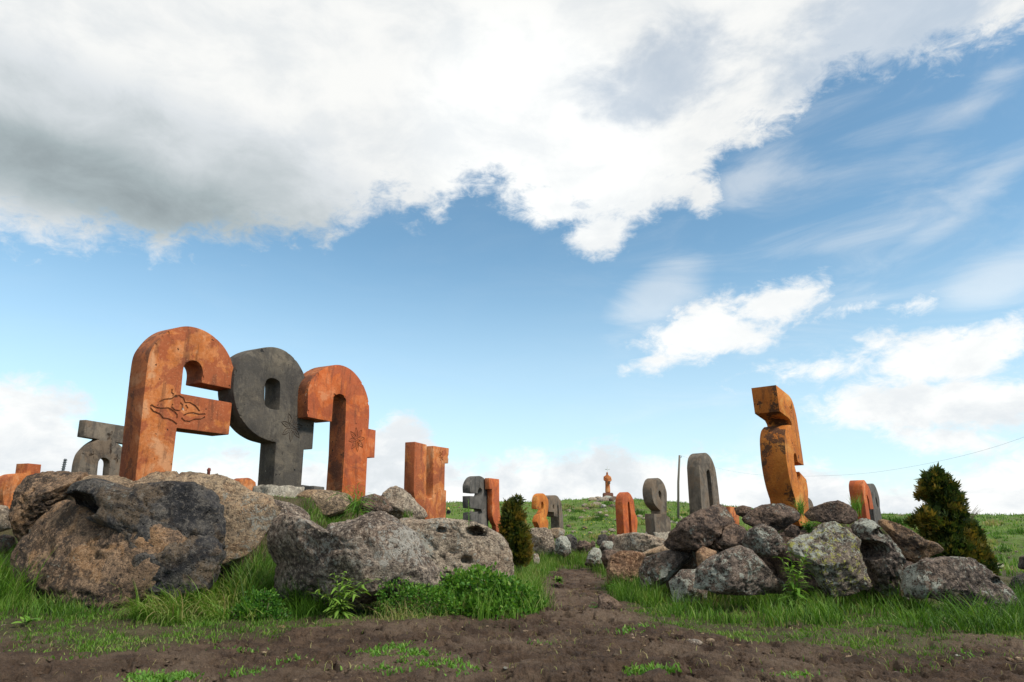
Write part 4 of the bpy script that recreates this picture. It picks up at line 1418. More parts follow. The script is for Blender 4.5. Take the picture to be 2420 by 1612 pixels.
tuft_field('bush_grass', 'blue-green drooping grass below the speckled grey boulder',
           [(655, 1425), (770, 1415), (790, 1450), (700, 1468)], 1100, (.22, .40), (.006, .011), 1.3, .30, k=26, spread=.05, lean=math.pi, leanvar=1.3, seg=6)
tuft_field('dry_grass', 'dry tangled grass and roots under the overhang of the speckled grey boulder',
           [(900, 1425), (1060, 1400), (1075, 1450), (1000, 1480), (900, 1470)], 1600, (.10, .26), (.003, .007), 1.6, .88, k=20, spread=.06)
tuft_field('meadow_grass', 'thick upright grass in front of the right pile of boulders',
           [(1475, 1400), (1560, 1385), (1640, 1405), (1850, 1405), (1960, 1410), (2130, 1420), (2160, 1470), (2000, 1482), (1750, 1478), (1560, 1460)], 5200, (.06, .23), (.006, .013), 1.0, .54, k=60, spread=.085, seg=5)
tuft_field('drooping_grass', 'dark drooping grass in front of the lichen-patched boulder at the far right',
           [(2080, 1430), (2200, 1440), (2330, 1480), (2400, 1490), (2400, 1510), (2150, 1500)], 1500, (.14, .34), (.006, .012), 1.5, .36, k=50, spread=.07, seg=6)
tuft_field('edge_grass', 'dark grass at the right edge of the picture beside the last boulder',
           [(2370, 1440), (2440, 1400), (2440, 1500), (2380, 1500)], 1600, (.10, .25), (.005, .010), .8, .25, k=20, spread=.06)
tuft_field('path_grass', 'grass in the corner between the orange-brown block and the mottled boulder',
           [(1440, 1395), (1500, 1370), (1560, 1385), (1540, 1430), (1460, 1430)], 2400, (.12, .30), (.005, .009), .8, .42, k=22, spread=.06)
tuft_field('verge_grass', 'bright grass round the stones at the head of the path',
           [(1215, 1345), (1290, 1315), (1340, 1318), (1420, 1330), (1435, 1370), (1400, 1338), (1320, 1336), (1270, 1370), (1235, 1400)], 7500, (.08, .24), (.006, .012), .7, .52, k=18, spread=.09)
tuft_field('bank_grass', 'pale green grass between the little conifer and the path',
           [(1215, 1360), (1245, 1370), (1275, 1420), (1290, 1450), (1240, 1455), (1210, 1400)], 2600, (.14, .32), (.005, .010), 1.0, .52, k=22, spread=.06)
tuft_field('green_grass', 'green grass filling the hollow beyond the path',
           [(1290, 1290), (1400, 1285), (1440, 1310), (1420, 1332), (1300, 1330)], 5200, (.06, .18), (.008, .014), .7, .58, k=12, spread=.1, seg=3)


tuft_field('mound_grass', 'green grass and moss between the stones on top of the left pile',
           [(715, 1222), (780, 1216), (840, 1206), (875, 1208), (850, 1232), (790, 1246), (740, 1246)], 1500, (.05, .15), (.006, .011), .9, .5, k=16, spread=.06)
tuft_field('wall_grass', 'grass filling the gaps between the boulders of the right pile',
           [(1560, 1310), (1700, 1330), (1860, 1330), (1900, 1300), (1860, 1380), (1700, 1400), (1560, 1380)], 2600, (.06, .18), (.006, .011), .9, .42, k=16, spread=.06)


tuft_field('shrub_grass', 'bright grass blades growing up through the leafy bush by the path',
           [(1050, 1400), (1150, 1395), (1270, 1425), (1290, 1455), (1150, 1468), (1060, 1455)], 1500, (.12, .34), (.006, .011), .9, .6, k=24, spread=.06)


def short_turf():
    n = 420000
    x = RNG.uniform(-6.5, 6.5, n)
    y = 4.2 + 9.5 * RNG.uniform(0, 1, n) ** 1.4
    g = grassy(x, y)
    P = np.stack([x * 2.3, y * 2.3, 0 * x], 1)
    patch = fbm(P + 21, 4, .6)
    keep = RNG.uniform(0, 1, n) < np.clip(g * (.16 + 3.4 * np.clip(patch + .12, 0, 1)), 0, 1)
    keep &= np.abs(x) < y * .82 + .2
    x, y = x[keep], y[keep]
    n = len(x)
    pos = np.stack([x, y, gz(x, y) + fbm(np.stack([x, y, 0 * x], 1) * .8, 3) * .07 - .012], 1)
    tint = .50 + fbm(np.stack([x * .9, y * .9, 0 * x + 3], 1), 3) * .35 + RNG.normal(0, .15, n)
    o = blades('turf', pos, RNG.uniform(.018, .065, n), RNG.uniform(.006, .014, n), RNG.uniform(-3.1, 3.1, n), np.abs(RNG.normal(1.0, .4, n)), tint, M['grass'], 2)
    tag(o, 'short trodden turf thinning out into the mud in the foreground', 'grass', kind='stuff')
    ns = 1500
    xs, ys = RNG.uniform(-4.5, 4.5, ns), RNG.uniform(3.8, 9.0, ns)
    kk = np.abs(xs) < ys * .82
    xs, ys = xs[kk], ys[kk]
    ns = len(xs)
    o = blades('dry_straw', np.stack([xs, ys, gz(xs, ys) + fbm(np.stack([xs, ys, 0 * xs], 1) * .8, 3) * .10 + .012], 1), RNG.uniform(.03, .12, ns), RNG.uniform(.003, .006, ns), RNG.uniform(-3.1, 3.1, ns), RNG.uniform(2.4, 3.0, ns), RNG.normal(.97, .04, ns), M['grass'], 3)
    tag(o, 'bits of dry straw lying on the mud and trodden turf', 'straw', kind='stuff')
    # little weeds out on the mud
    n = 2600
    c = np.array([flat_xy(px, py) for px, py in [(385, 1598), (350, 1600), (420, 1596), (930, 1535), (960, 1550), (990, 1562), (1030, 1572), (1060, 1580), (1100, 1590), (900, 1580), (880, 1545), (590, 1590), (600, 1585), (1530, 1608), (1560, 1606), (1900, 1602), (1870, 1606),
                                                 (560, 1535), (700, 1560), (1480, 1500), (1520, 1490), (1290, 1520), (2280, 1545), (80, 1540), (160, 1560)]])
    wts = np.array([9, 7, 7, 6, 6, 6, 6, 4, 3, 3, 3, 2, 2, 3, 3, 2, 2, 1, 1, 2, 2, .6, 1, 1, 1.])
    idx = RNG.choice(len(c), n, p=wts / wts.sum())
    q = c[idx] + RNG.normal(0, .055, (n, 2)) * np.array([1.3, 1.0])
    pos = np.stack([q[:, 0], q[:, 1], gz(q[:, 0], q[:, 1]) + fbm(np.stack([q[:, 0], q[:, 1], 0 * q[:, 0]], 1) * .8, 3) * .10], 1)
    o = blades('ground_weeds', pos, RNG.uniform(.02, .05, n), RNG.uniform(.010, .02, n), RNG.uniform(-3.1, 3.1, n), RNG.uniform(.8, 1.8, n), RNG.normal(.45, .2, n), M['lush'], 3)
    tag(o, 'small creeping weeds scattered on the bare mud in the foreground', 'weeds', kind='stuff')


short_turf()


def hill_cover():
    n = 130000
    u = RNG.uniform(0, 1, n)
    r = 13.5 * (78 / 13.5) ** (u ** .85)
    a = np.radians(RNG.uniform(-40, 42, n))
    x, y = r * np.sin(a), r * np.cos(a)
    keep = (pathdist(x, y) < -.1) & (fbm(np.stack([x, y, 0 * x], 1) * .8 + 2, 4, .6) + RNG.normal(0, .10, n) > .05)
    x, y, r = x[keep], y[keep], r[keep]
    n = len(x)
    P = np.stack([x, y, 0 * x], 1)
    z = gz(x, y) + (fbm(P * .35, 5, .6) * .35 + fbm(P * 1.4 + 5, 3) * .10) * sm(r, 14, 26)
    m = fbm(P * .30 + 8, 4, .6)
    tint = .50 + m * .9 + fbm(P * 1.1 + 30, 3) * .5 + RNG.normal(0, .10, n)
    h = RNG.uniform(.04, .12, n) * (1 + np.maximum(m, 0) * 1.6) * (1 + r / 70)
    o = blades('hill_grass', np.stack([x, y, z - .02], 1), h, RNG.uniform(.02, .05, n) * (.5 + r / 35), RNG.uniform(-3.1, 3.1, n), RNG.uniform(.3, 1.3, n), tint, M['grass'], 2)
    tag(o, 'rough green grass covering the hillside behind the letters', 'grass', kind='stuff')
    # low dry shrubs and yellow flowers
    n = 500
    px = RNG.uniform(1330, 1660, n)
    py = RNG.uniform(1192, 1285, n)
    G = to_ground(px, py, 20)
    V, Fc = [], []
    nb = 14
    nb, per = 110, 150
    px2, py2 = RNG.uniform(2080, 2420, 40), RNG.uniform(1228, 1330, 40)
    G2 = to_ground(px2, py2, 14)
    Cn = np.concatenate([G[RNG.choice(len(G), nb - 40)], G2])
    sc = RNG.uniform(.12, .34, nb) * np.sqrt(Cn[:, 1] / 30)
    ct = np.where(RNG.uniform(0, 1, nb) < .55, .90, .30) + RNG.normal(0, .06, nb)
    di = RNG.normal(size=(nb * per, 3))
    di /= np.linalg.norm(di, axis=1)[:, None]
    di[:, 2] = np.abs(di[:, 2]) * .7
    G = np.repeat(Cn, per, 0) + di * np.repeat(sc, per)[:, None] * RNG.uniform(.3, 1, (nb * per, 1)) * np.array([1.5, 1.2, 1.0])
    k = len(G)
    hb = np.repeat(sc, per) * RNG.uniform(.3, .7, k)
    o = blades('dry_scrub', G - np.array([0, 0, .03]), hb, hb * .22, RNG.uniform(-3.1, 3.1, k), RNG.uniform(.2, 1.4, k), np.repeat(ct, per) + RNG.normal(0, .08, k), M['grass'], 2)
    tag(o, 'brownish dry scrub in patches on the hillside', 'scrub', kind='stuff')


hill_cover()


def flowers():
    n = 140
    px = np.concatenate([RNG.uniform(1340, 1460, 22), RNG.uniform(1575, 1640, 12), RNG.uniform(2305, 2345, 14)])
    py = np.concatenate([RNG.uniform(1225, 1275, 22), RNG.uniform(1205, 1240, 12), RNG.uniform(1335, 1372, 14)])
    G = to_ground(px, py, 8)
    V, Fc = [], []
    for g in G:
        s = .016 * (1 + g[1] / 22)
        b0 = len(V)
        c = g + np.array([0, 0, .12 + .05 * random.random()])
        V.append(c + np.array([0, 0, s * .4]))
        for k in range(6):
            a = k * math.pi / 3
            V.append(c + np.array([math.cos(a) * s, math.sin(a) * s, 0]))
        for k in range(6):
            Fc.append((b0, b0 + 1 + k, b0 + 1 + (k + 1) % 6))
    o = mesh_np('wild_flowers', V, Fc, M['petal'])
    tag(o, 'tiny yellow wild flowers dotted over the grass', 'flowers', kind='stuff')


flowers()


# --- broad-leaved plants whose leaves one can pick out
def leaf_mesh(name, L, Wd, curl, tint, mat, n=4):
    V, Fc, T = [], [], []
    for k in range(n + 1):
        t = k / n
        w = Wd * .5 * (math.sin(math.pi * min(1, t * .92 + .04)) ** .8)
        x = L * t
        z = -curl * L * t * t + .12 * L * t
        V += [(x, -w, z + w * .25), (x, 0, z), (x, w, z + w * .25)]
        T += [tint - .08, tint + .08, tint - .08]
    for k in range(n):
        b0 = k * 3
        Fc += [(b0, b0 + 3, b0 + 4, b0 + 1), (b0 + 1, b0 + 4, b0 + 5, b0 + 2)]
    me = bpy.data.meshes.new(name)
    me.from_pydata(V, [], Fc)
    a = me.attributes.new('tint', 'FLOAT', 'POINT')
    a.data.foreach_set('value', np.clip(np.array(T), 0, 1).astype(np.float32))
    me.polygons.foreach_set('use_smooth', np.ones(len(me.polygons), bool))
    me.materials.append(mat)
    return me


def leafy_plant(label, px, py, height, nst, per, L, Wd, mat, spread=.35, curl=.5, tint=.5, group=None, cat='plant', name='leafy_plant', Y=None, upr=.5):
    g = to_ground(px, py)[0] if Y is None else at(px, py, Y)
    root = empty(name, g)
    tag(root, label, cat, group)
    ms = [leaf_mesh('leaf', L * k, Wd * k, curl * c, tint + dt, mat) for k, c, dt in ((1, 1, 0), (.85, 1.3, .15), (.7, .7, .25), (1.1, 1.5, -.15))]
    sb = bmesh.new()
    for s in range(nst):
        a = random.uniform(0, 2 * math.pi)
        tilt = random.uniform(.1, 1) * spread
        hh = height * random.uniform(.65, 1.05)
        pts = []
        for k in range(6):
            t = k / 5
            pts.append(Vector((math.cos(a) * math.sin(tilt * t * 1.3) * hh * t, math.sin(a) * math.sin(tilt * t * 1.3) * hh * t, hh * t * math.cos(tilt * t))))
        tube_bm(sb, pts, [.0045 * (1 - .6 * k / 5) for k in range(6)], 5)
        for j in range(per):
            t = (j + random.random()) / per
            t = .08 + .92 * t
            f = t * 5
            i0 = min(4, int(f))
            p = pts[i0].lerp(pts[i0 + 1], f - i0)
            la = j * 2.4 + random.uniform(-.4, .4) + a
            o = bpy.data.objects.new('leaf', random.choice(ms))
            o.parent = root
            o.location = p
            sc = (1.15 - .55 * t) * random.uniform(.8, 1.15)
            o.scale = (sc, sc, sc)
            o.rotation_euler = (random.uniform(-.3, .3), -upr * random.uniform(.2, 1.3) - .4 * t, la)
            col.objects.link(o)
    mesh_bm('stem', sb, mat, root, True)
    st = root.children[-1].data
    if 'tint' not in st.attributes:
        aa = st.attributes.new('tint', 'FLOAT', 'POINT')
        aa.data.foreach_set('value', np.full(len(st.vertices), .5, dtype=np.float32))
    return root


leafy_plant('bright yellow-green leafy plant with narrow leaves before the speckled grey boulder', 800, 1462, .40, 12, 14, .115, .028, M['lush'], .9, .7, .88)
leafy_plant('tall light green weed standing between the pale porous boulder and the yellow lichen boulder', 1882, 1448, .62, 7, 20, .14, .030, M['lush'], .35, .6, .70)
leafy_plant('leafy green tuft at the left foot of the stone wedge in the path', 1408, 1452, .10, 8, 7, .07, .022, M['lush'], 1.0, .5, .35)
leafy_plant('low rosette of shiny leaves growing in the mud at the left of the path', 1322, 1380, .10, 10, 8, .075, .03, M['herb'], 1.1, .4, .7)
leafy_plant('small leafy plant at the edge of the grass, left of the shiny rosette', 1276, 1362, .14, 8, 8, .075, .024, M['herb'], .9, .5, .55)
leafy_plant('broad-leaved low plant in front of the orange-brown block', 1448, 1400, .12, 9, 8, .085, .032, M['herb'], 1.0, .5, .55)
leafy_plant('fresh green tuft of broad leaves beside the tan mossy rock on the left pile', 845, 1222, .42, 14, 5, .22, .022, M['lush'], .8, .8, .40, Y=9.2)
leafy_plant('bushy little herb growing between the two long rocks on top of the right pile', 1912, 1262, .16, 10, 9, .055, .026, M['herb'], .9, .4, .5, Y=7.7)
leafy_plant('thin flowering stalk standing on the pale rounded boulder', 1108, 1245, .30, 1, 14, .04, .014, M['lush'], .1, .5, .85, Y=7.6)
leafy_plant('yellowish grass tuft at the foot of the amber hooked letter', 1891, 1215, .15, 8, 3, .11, .010, M['lush'], .5, .3, .8, Y=8.15)
leafy_plant('dark green leafy weed below the black knob of the speckled grey boulder', 745, 1440, .27, 12, 10, .07, .022, M['herb'], .8, .5, .35)
leafy_plant('broad pale leaf weed lying low in the turf at the far left', 62, 1478, .05, 3, 3, .13, .05, M['lush'], 1.2, .3, .5)


def herb_bush(label, blobs, n, Y, lf=(.025, .05), tint=.3):
    """dense low bush of small leaves: one crown and its stems"""
    V, Fc, T = [], [], []
    cen = np.array([at(b[0], b[1], Y + b[4]) for b in blobs])
    g0 = np.array([cen[:, 0].mean(), cen[:, 1].mean(), 0.0])
    root = empty('herb_bush', g0)
    tag(root, label, 'bush')
    w = np.array([b[2] * b[3] for b in blobs], float)
    w /= w.sum()
    idx = RNG.choice(len(blobs), n, p=w)
    d = RNG.normal(size=(n, 3))
    d /= np.linalg.norm(d, axis=1)[:, None]
    rad = RNG.uniform(.35, 1, n) ** .5
    rx = np.array([b[2] for b in blobs])[idx] / FPX * Y
    rz = np.array([b[3] for b in blobs])[idx] / FPX * Y
    lump = 1 + .75 * fbm(d * 3.4 + idx[:, None] * 7.0, 3)
    C = cen[idx] + d * np.stack([rx, rx * .75, rz], 1) * (rad * lump)[:, None] - g0
    L = RNG.uniform(*lf, n)
    ax = d * .7 + RNG.normal(0, .55, (n, 3)) + np.array([0, 0, .35])
    ax /= np.linalg.norm(ax, axis=1)[:, None]
    sd_ = np.cross(ax, RNG.normal(size=(n, 3)))
    sd_ /= np.linalg.norm(sd_, axis=1)[:, None]
    nm = np.cross(ax, sd_)
    a, b_, c, e = C, C + ax * (L * .5)[:, None] + sd_ * (L * .28)[:, None] - nm * (L * .06)[:, None], C + ax * L[:, None] - nm * (L * .2)[:, None], C + ax * (L * .5)[:, None] - sd_ * (L * .28)[:, None]
    V = np.stack([a, b_, c, e], 1).reshape(-1, 3)
    Fc = np.arange(n * 4).reshape(-1, 4)
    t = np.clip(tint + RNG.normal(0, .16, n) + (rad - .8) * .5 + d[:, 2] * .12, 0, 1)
    o = mesh_np('foliage', V, Fc, M['herb'], root, attrs={'tint': np.repeat(t, 4)})
    tag(o, kind='stuff')
    sb = bmesh.new()
    for k in range(40):
        p = C[RNG.integers(n)]
        tube_bm(sb, [Vector((p[0] * .5, p[1] * .5, -.02)), Vector((p[0] * .8, p[1] * .8, p[2] * .5)), Vector(p)], .003, 4)
    mesh_bm('stem', sb, M['bark'], root, True)
    return root


herb_bush('dense dark green leafy bush in front of the pale rounded boulder with holes',
          [(1085, 1400, 55, 45, 0), (1140, 1400, 70, 50, -.1), (1200, 1420, 65, 42, -.15), (1250, 1435, 35, 25, -.1), (1110, 1440, 60, 28, -.3), (1190, 1450, 70, 25, -.3)], 8500, 7.0, (.025, .055), .46)
herb_bush('feathery green herb below the right corner of the speckled grey boulder',
          [(940, 1405, 45, 32, 0), (985, 1420, 50, 35, -.1), (1030, 1425, 40, 40, 0), (930, 1440, 35, 20, -.1)], 4200, 6.6, (.014, .034), .5)
herb_bush('dark leafy herb mixed in the grass right of the big brown boulder',
          [(620, 1430, 40, 30, 0), (590, 1450, 45, 22, -.1), (640, 1460, 40, 18, -.1)], 3600, 6.5, (.015, .035), .3)


def rock_gap_grass():
    """grass growing on top of the piles, between the stones"""
    sets = [((740, 1240), (850, 1246), 9.0, 160, .06, .14), ((1886, 1206), (1900, 1226), 8.2, 60, .1, .25), ((2012, 1200), (2036, 1222), 8.6, 120, .1, .24),
            ((950, 1218), (975, 1228), 9.6, 50, .06, .14)]
    P, H = [], []
    for (a, b, Y, n, h0, h1) in sets:
        for k in range(n):
            P.append(at(random.uniform(a[0], b[0]), random.uniform(a[1], b[1]), Y + random.uniform(-.15, .15)))
            H.append(random.uniform(h0, h1))
    P = np.array(P)
    n = len(P)
    o = blades('crevice_grass', P, np.array(H), RNG.uniform(.005, .01, n), RNG.uniform(-3.1, 3.1, n), RNG.uniform(.3, 1.2, n), RNG.normal(.5, .18, n), M['grass'], 4)
    tag(o, 'grass sprouting from the crevices on top of the rock piles', 'grass', kind='stuff')


rock_gap_grass()


# ------------------------------------------------------------------ conifers
def conifer(label, blobs, Y, n, trunk, name='conifer', tone=.40):
    base = at(trunk[0], trunk[1], Y)
    base[2] = gz(base[0], base[1])
    root = empty(name, base)
    tag(root, label, 'tree')
    cen = np.array([at(b[0], b[1], Y + b[4]) for b in blobs]) - base
    w = np.array([b[2] * b[3] for b in blobs], float)
    w /= w.sum()
    idx = RNG.choice(len(blobs), n, p=w)
    d = RNG.normal(size=(n, 3))
    d /= np.linalg.norm(d, axis=1)[:, None]
    rad = RNG.uniform(.25, 1, n) ** .45
    rx = np.array([b[2] for b in blobs])[idx] / FPX * Y
    rz = np.array([b[3] for b in blobs])[idx] / FPX * Y
    lump = 1 + .5 * fbm(d * 3.2 + idx[:, None] * 5.0, 3)
    C = cen[idx] + d * np.stack([rx, rx * .9, rz], 1) * (rad * lump)[:, None]
    # sprays: three narrow leaflets fanning up and out
    L = RNG.uniform(.04, .085, n) * np.where(RNG.uniform(0, 1, n) < .10, 1.6, 1.0)
    ax = d * np.array([.8, .8, .35]) + RNG.normal(0, .35, (n, 3)) + np.array([0, 0, .75])
    ax /= np.linalg.norm(ax, axis=1)[:, None]
    sd_ = np.cross(ax, RNG.normal(size=(n, 3)))
    sd_ /= np.linalg.norm(sd_, axis=1)[:, None]
    V, T = [], []
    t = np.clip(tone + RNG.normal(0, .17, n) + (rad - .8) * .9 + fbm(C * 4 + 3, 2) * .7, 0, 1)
    for sp in (-.55, 0, .55):
        a2 = ax * math.cos(sp) + sd_ * math.sin(sp)
        s2 = sd_ * math.cos(sp) - ax * math.sin(sp)
        l2 = L * (1 if sp == 0 else .8)
        V.append(np.stack([C, C + a2 * (l2 * .55)[:, None] + s2 * (l2 * .13)[:, None], C + a2 * l2[:, None], C + a2 * (l2 * .55)[:, None] - s2 * (l2 * .13)[:, None]], 1))
        T.append(np.repeat(np.clip(t + sp * .1, 0, 1), 4))
    V = np.concatenate(V).reshape(-1, 3)
    o = mesh_np('crown', V, np.arange(len(V)).reshape(-1, 4), M['thuja'], root, attrs={'tint': np.concatenate(T)})
    tb = bmesh.new()
    top = cen[:, 2].max()
    tube_bm(tb, [Vector((0, 0, -.05)), Vector((.01, 0, top * .4)), Vector((cen[0][0] * .6, 0, top * .75)), Vector((cen[0][0], cen[0][1], top))], [.05, .04, .025, .008], 8)
    for k in range(26):
        c = cen[RNG.integers(len(cen))]
        zt = random.uniform(.1, .8) * top
        e = Vector(c * np.array([.8, .8, .95]) + np.array([0, .06, 0]))
        tube_bm(tb, [Vector((0, 0, zt)), Vector((e.x * .6, e.y * .6, (zt + e.z) * .5)), e], [.016, .01, .004], 5)
    mesh_bm('trunk', tb, M['bark'], root, True)
    return root


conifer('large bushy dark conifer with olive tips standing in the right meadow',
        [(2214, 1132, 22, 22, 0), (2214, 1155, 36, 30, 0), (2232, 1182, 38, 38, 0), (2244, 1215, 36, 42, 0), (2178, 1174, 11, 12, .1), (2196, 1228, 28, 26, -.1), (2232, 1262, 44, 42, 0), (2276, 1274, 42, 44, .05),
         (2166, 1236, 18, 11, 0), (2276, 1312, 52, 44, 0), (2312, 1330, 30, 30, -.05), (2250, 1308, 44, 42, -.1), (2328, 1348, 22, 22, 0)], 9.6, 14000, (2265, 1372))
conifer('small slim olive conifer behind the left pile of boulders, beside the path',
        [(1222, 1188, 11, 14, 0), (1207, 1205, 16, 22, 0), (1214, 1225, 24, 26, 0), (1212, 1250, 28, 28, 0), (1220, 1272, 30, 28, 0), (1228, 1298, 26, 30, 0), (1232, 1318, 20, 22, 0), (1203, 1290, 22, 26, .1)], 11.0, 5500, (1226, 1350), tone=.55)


def bare_shrub():
    g = at(2280, 1240, 10.6)
    root = empty('bare_shrub', g)
    tag(root, 'leafless twiggy shrub showing above the right shoulder of the big conifer', 'shrub')
    for k in range(9):
        bm = bmesh.new()
        a = random.uniform(-.2, 1.1)
        tip = Vector((math.sin(a) * .32, random.uniform(-.1, .1), math.cos(a) * random.uniform(.25, .42)))
        tube_bm(bm, [Vector((0, 0, -.5)), tip * .5 + Vector((0, 0, .02)), tip], [.006, .004, .0015], 4)
        tube_bm(bm, [tip * .6, tip * .6 + Vector((.08, 0, .07))], [.003, .001], 4)
        mesh_bm('branch', bm, M['bark'], root, True)


bare_shrub()

# ------------------------------------------------------------------ hillside stones, statue, pole, wire, people
hill_meshes = []


def hill_stones():
    variants = []
    for v in range(7):
        Dv, Fq = ico_dirs(3)
        rng = np.random.default_rng(300 + v)
        V = Dv * np.array([1.0, .8, .62])
        for k in range(9):
            n = rng.normal(size=3)
            n /= np.linalg.norm(n)
            dd = (V @ n).max() * rng.uniform(.7, .92)
            V = V - (np.maximum(V @ n - dd, 0) * .85)[:, None] * n
        V = V + Dv * (fbm(V * 2 + v * 9, 4, .6) * .22)[:, None]
        variants.append((V, Fq))
    mats = ['rock_pale', 'rock_speckled', 'rock_lichen', 'rock_umber', 'rock_pale']
    meshes = []
    for v, (V, Fq) in enumerate(variants):
        o = mesh_np('stone', V, Fq, M[mats[v % 5]])
        meshes.append(o.data)
        bpy.data.objects.remove(o)
    spots = []
    # summit under the statue
    spec = [(1412, 1182, 9), (1425, 1186, 10), (1436, 1184, 14), (1450, 1186, 11), (1460, 1190, 9), (1402, 1184, 8), (1410, 1195, 10), (1396, 1200, 9), (1385, 1198, 8), (1426, 1200, 7), (1447, 1200, 8), (1380, 1212, 6),
            (1418, 1214, 6), (1350, 1206, 6), (1342, 1210, 7), (1338, 1222, 6), (1470, 1206, 7), (1505, 1212, 6), (1512, 1222, 5)]
    for s in spec:
        spots.append(s)
    rr = random.Random(3)
    for k in range(70):
        spots.append((rr.uniform(1335, 1650), rr.uniform(1205, 1275), rr.uniform(2, 6)))
    for k in range(14):
        spots.append((rr.uniform(1060, 1260), rr.uniform(1200, 1240), rr.uniform(2, 4.5)))
    for k in range(12):
        spots.append((rr.uniform(2330, 2420), rr.uniform(1245, 1340), rr.uniform(2, 4)))
    G = to_ground([s[0] for s in spots], [s[1] for s in spots], 14)
    for k, (s, g) in enumerate(zip(spots, G)):
        if k >= len(spec) and 1400 < s[0] < 1460 and s[1] < 1195:
            continue
        sc = 1.35 * s[2] / FPX * g[1]
        o = bpy.data.objects.new('field_stone', meshes[k % 7])
        o.location = (g[0], g[1], g[2] + sc * .15)
        o.scale = (sc * rr.uniform(.9, 1.5), sc * rr.uniform(.8, 1.2), sc * rr.uniform(.7, 1.1))
        o.rotation_euler = (rr.uniform(-.2, .2), rr.uniform(-.2, .2), rr.uniform(0, 6.28))
        col.objects.link(o)
        if k < len(spec):
            tag(o, 'grey stone heaped on the hilltop below the red statue', 'stone', 'stones heaped below the statue')
        elif s[0] > 2300:
            tag(o, 'small grey stone lying in the meadow right of the big conifer', 'stone', 'stones in the right meadow')
        elif s[0] < 1300:
            tag(o, 'small pale stone lying in the grass behind the grey three letter', 'stone', 'stones behind the grey three letter')
        else:
            tag(o, 'small grey stone scattered in the grass of the statue hill', 'stone', 'stones scattered on the statue hill')


hill_stones()


def skin_figure(name, pts, edges, radii, mat, parent=None, root=0, sub=2):
    me = bpy.data.meshes.new(name)
    me.from_pydata([tuple(p) for p in pts], edges, [])
    tmp = bpy.data.objects.new('tmp', me)
    col.objects.link(tmp)
    md = tmp.modifiers.new('skin', 'SKIN')
    md.use_smooth_shade = True
    for i, r in enumerate(radii):
        sv = me.skin_vertices[0].data[i]
        sv.radius = r if isinstance(r, tuple) else (r, r)
        sv.use_root = (i == root)
    ss = tmp.modifiers.new('sub', 'SUBSURF')
    ss.levels = sub
    ss.render_levels = sub
    dg = bpy.context.evaluated_depsgraph_get()
    new = bpy.data.meshes.new_from_object(tmp.evaluated_get(dg))
    bpy.data.objects.remove(tmp)
    new.materials.clear()
    new.materials.append(mat)
    o = bpy.data.objects.new(name, new)
    return link(o, parent)


def statue():
    Y = 72.0
    p0 = at(1437, 1179, Y)
    u = Y / FPX * 1.03                                  # metres per photo pixel there
    root = empty('statue', p0)
    tag(root, 'red stone statue of a robed man on a plinth on the hilltop', 'statue')
    pb = bmesh.new()
    bmesh.ops.create_cube(pb, size=1)
    for v in pb.verts:
        v.co = Vector((v.co.x * 22 * u, v.co.y * 18 * u, (v.co.z + .5) * 15 * u - (2.0 * u)))
    bmesh.ops.bevel(pb, geom=pb.edges[:], offset=.06, segments=2, affect='EDGES')
    mesh_bm('plinth', pb, plain('plinth_stone', (.20, .085, .06), .85), root)
    z0 = 11.5 * u
    H = 49 * u
    k = H / 49
    P = [(0, 0, z0 + 22 * k), (0, 0, z0 + 12 * k), (0, 0, z0), (0, 0, z0 + 30 * k), (0, 0, z0 + 37 * k), (-.2 * k, -.5 * k, z0 + 41 * k), (-.2 * k, -.8 * k, z0 + 45 * k), (-.2 * k, -.8 * k, z0 + 47.5 * k),
         (-6.5 * k, 0, z0 + 36 * k), (-7 * k, -1.5 * k, z0 + 29 * k), (-2.5 * k, -5 * k, z0 + 29 * k), (6.5 * k, 0, z0 + 36 * k), (8 * k, -1 * k, z0 + 29.5 * k), (4 * k, -4.5 * k, z0 + 26 * k)]
    E = [(0, 1), (1, 2), (0, 3), (3, 4), (4, 5), (5, 6), (6, 7), (4, 8), (8, 9), (9, 10), (4, 11), (11, 12), (12, 13)]
    Rd = [(5.6 * k, 4.5 * k), (6 * k, 4.8 * k), (6.6 * k, 5.2 * k), (6 * k, 4.4 * k), (5.2 * k, 3.6 * k), 1.7 * k, 2.6 * k, 1.9 * k, 2.6 * k, 2.2 * k, 1.6 * k, 2.6 * k, 2.2 * k, 1.6 * k]
    skin_figure('figure', P, E, Rd, M['tuff_orange'], root)
    bk = bmesh.new()
    bmesh.ops.create_cube(bk, size=1)
    for v in bk.verts:
        v.co = Vector((v.co.x * 5 * k + 3 * k, v.co.y * 1.6 * k - 5.5 * k, v.co.z * 7 * k + z0 + 24 * k))
    bmesh.ops.bevel(bk, geom=bk.edges[:], offset=.03, segments=1, affect='EDGES')
    mesh_bm('book', bk, plain('book_stone', (.12, .07, .05), .85), root)
    # thin cross far behind
    q = at(1439.5, 1215, 90.0)
    ub = 90 / FPX
    cr = empty('cross', q)
    tag(cr, 'thin pale metal cross rising just above the head of the red statue', 'cross')
    m = plain('cross_metal', (.55, .56, .57), .5)
    bm = bmesh.new()
    tube_bm(bm, [Vector((0, 0, 0)), Vector((0, 0, 108 * ub))], .05, 8)
    mesh_bm('post', bm, m, cr, True)
    bm = bmesh.new()
    tube_bm(bm, [Vector((-5 * ub, 0, 101 * ub)), Vector((5 * ub, 0, 101 * ub))], .045, 8)
    mesh_bm('crossbar', bm, m, cr, True)


statue()


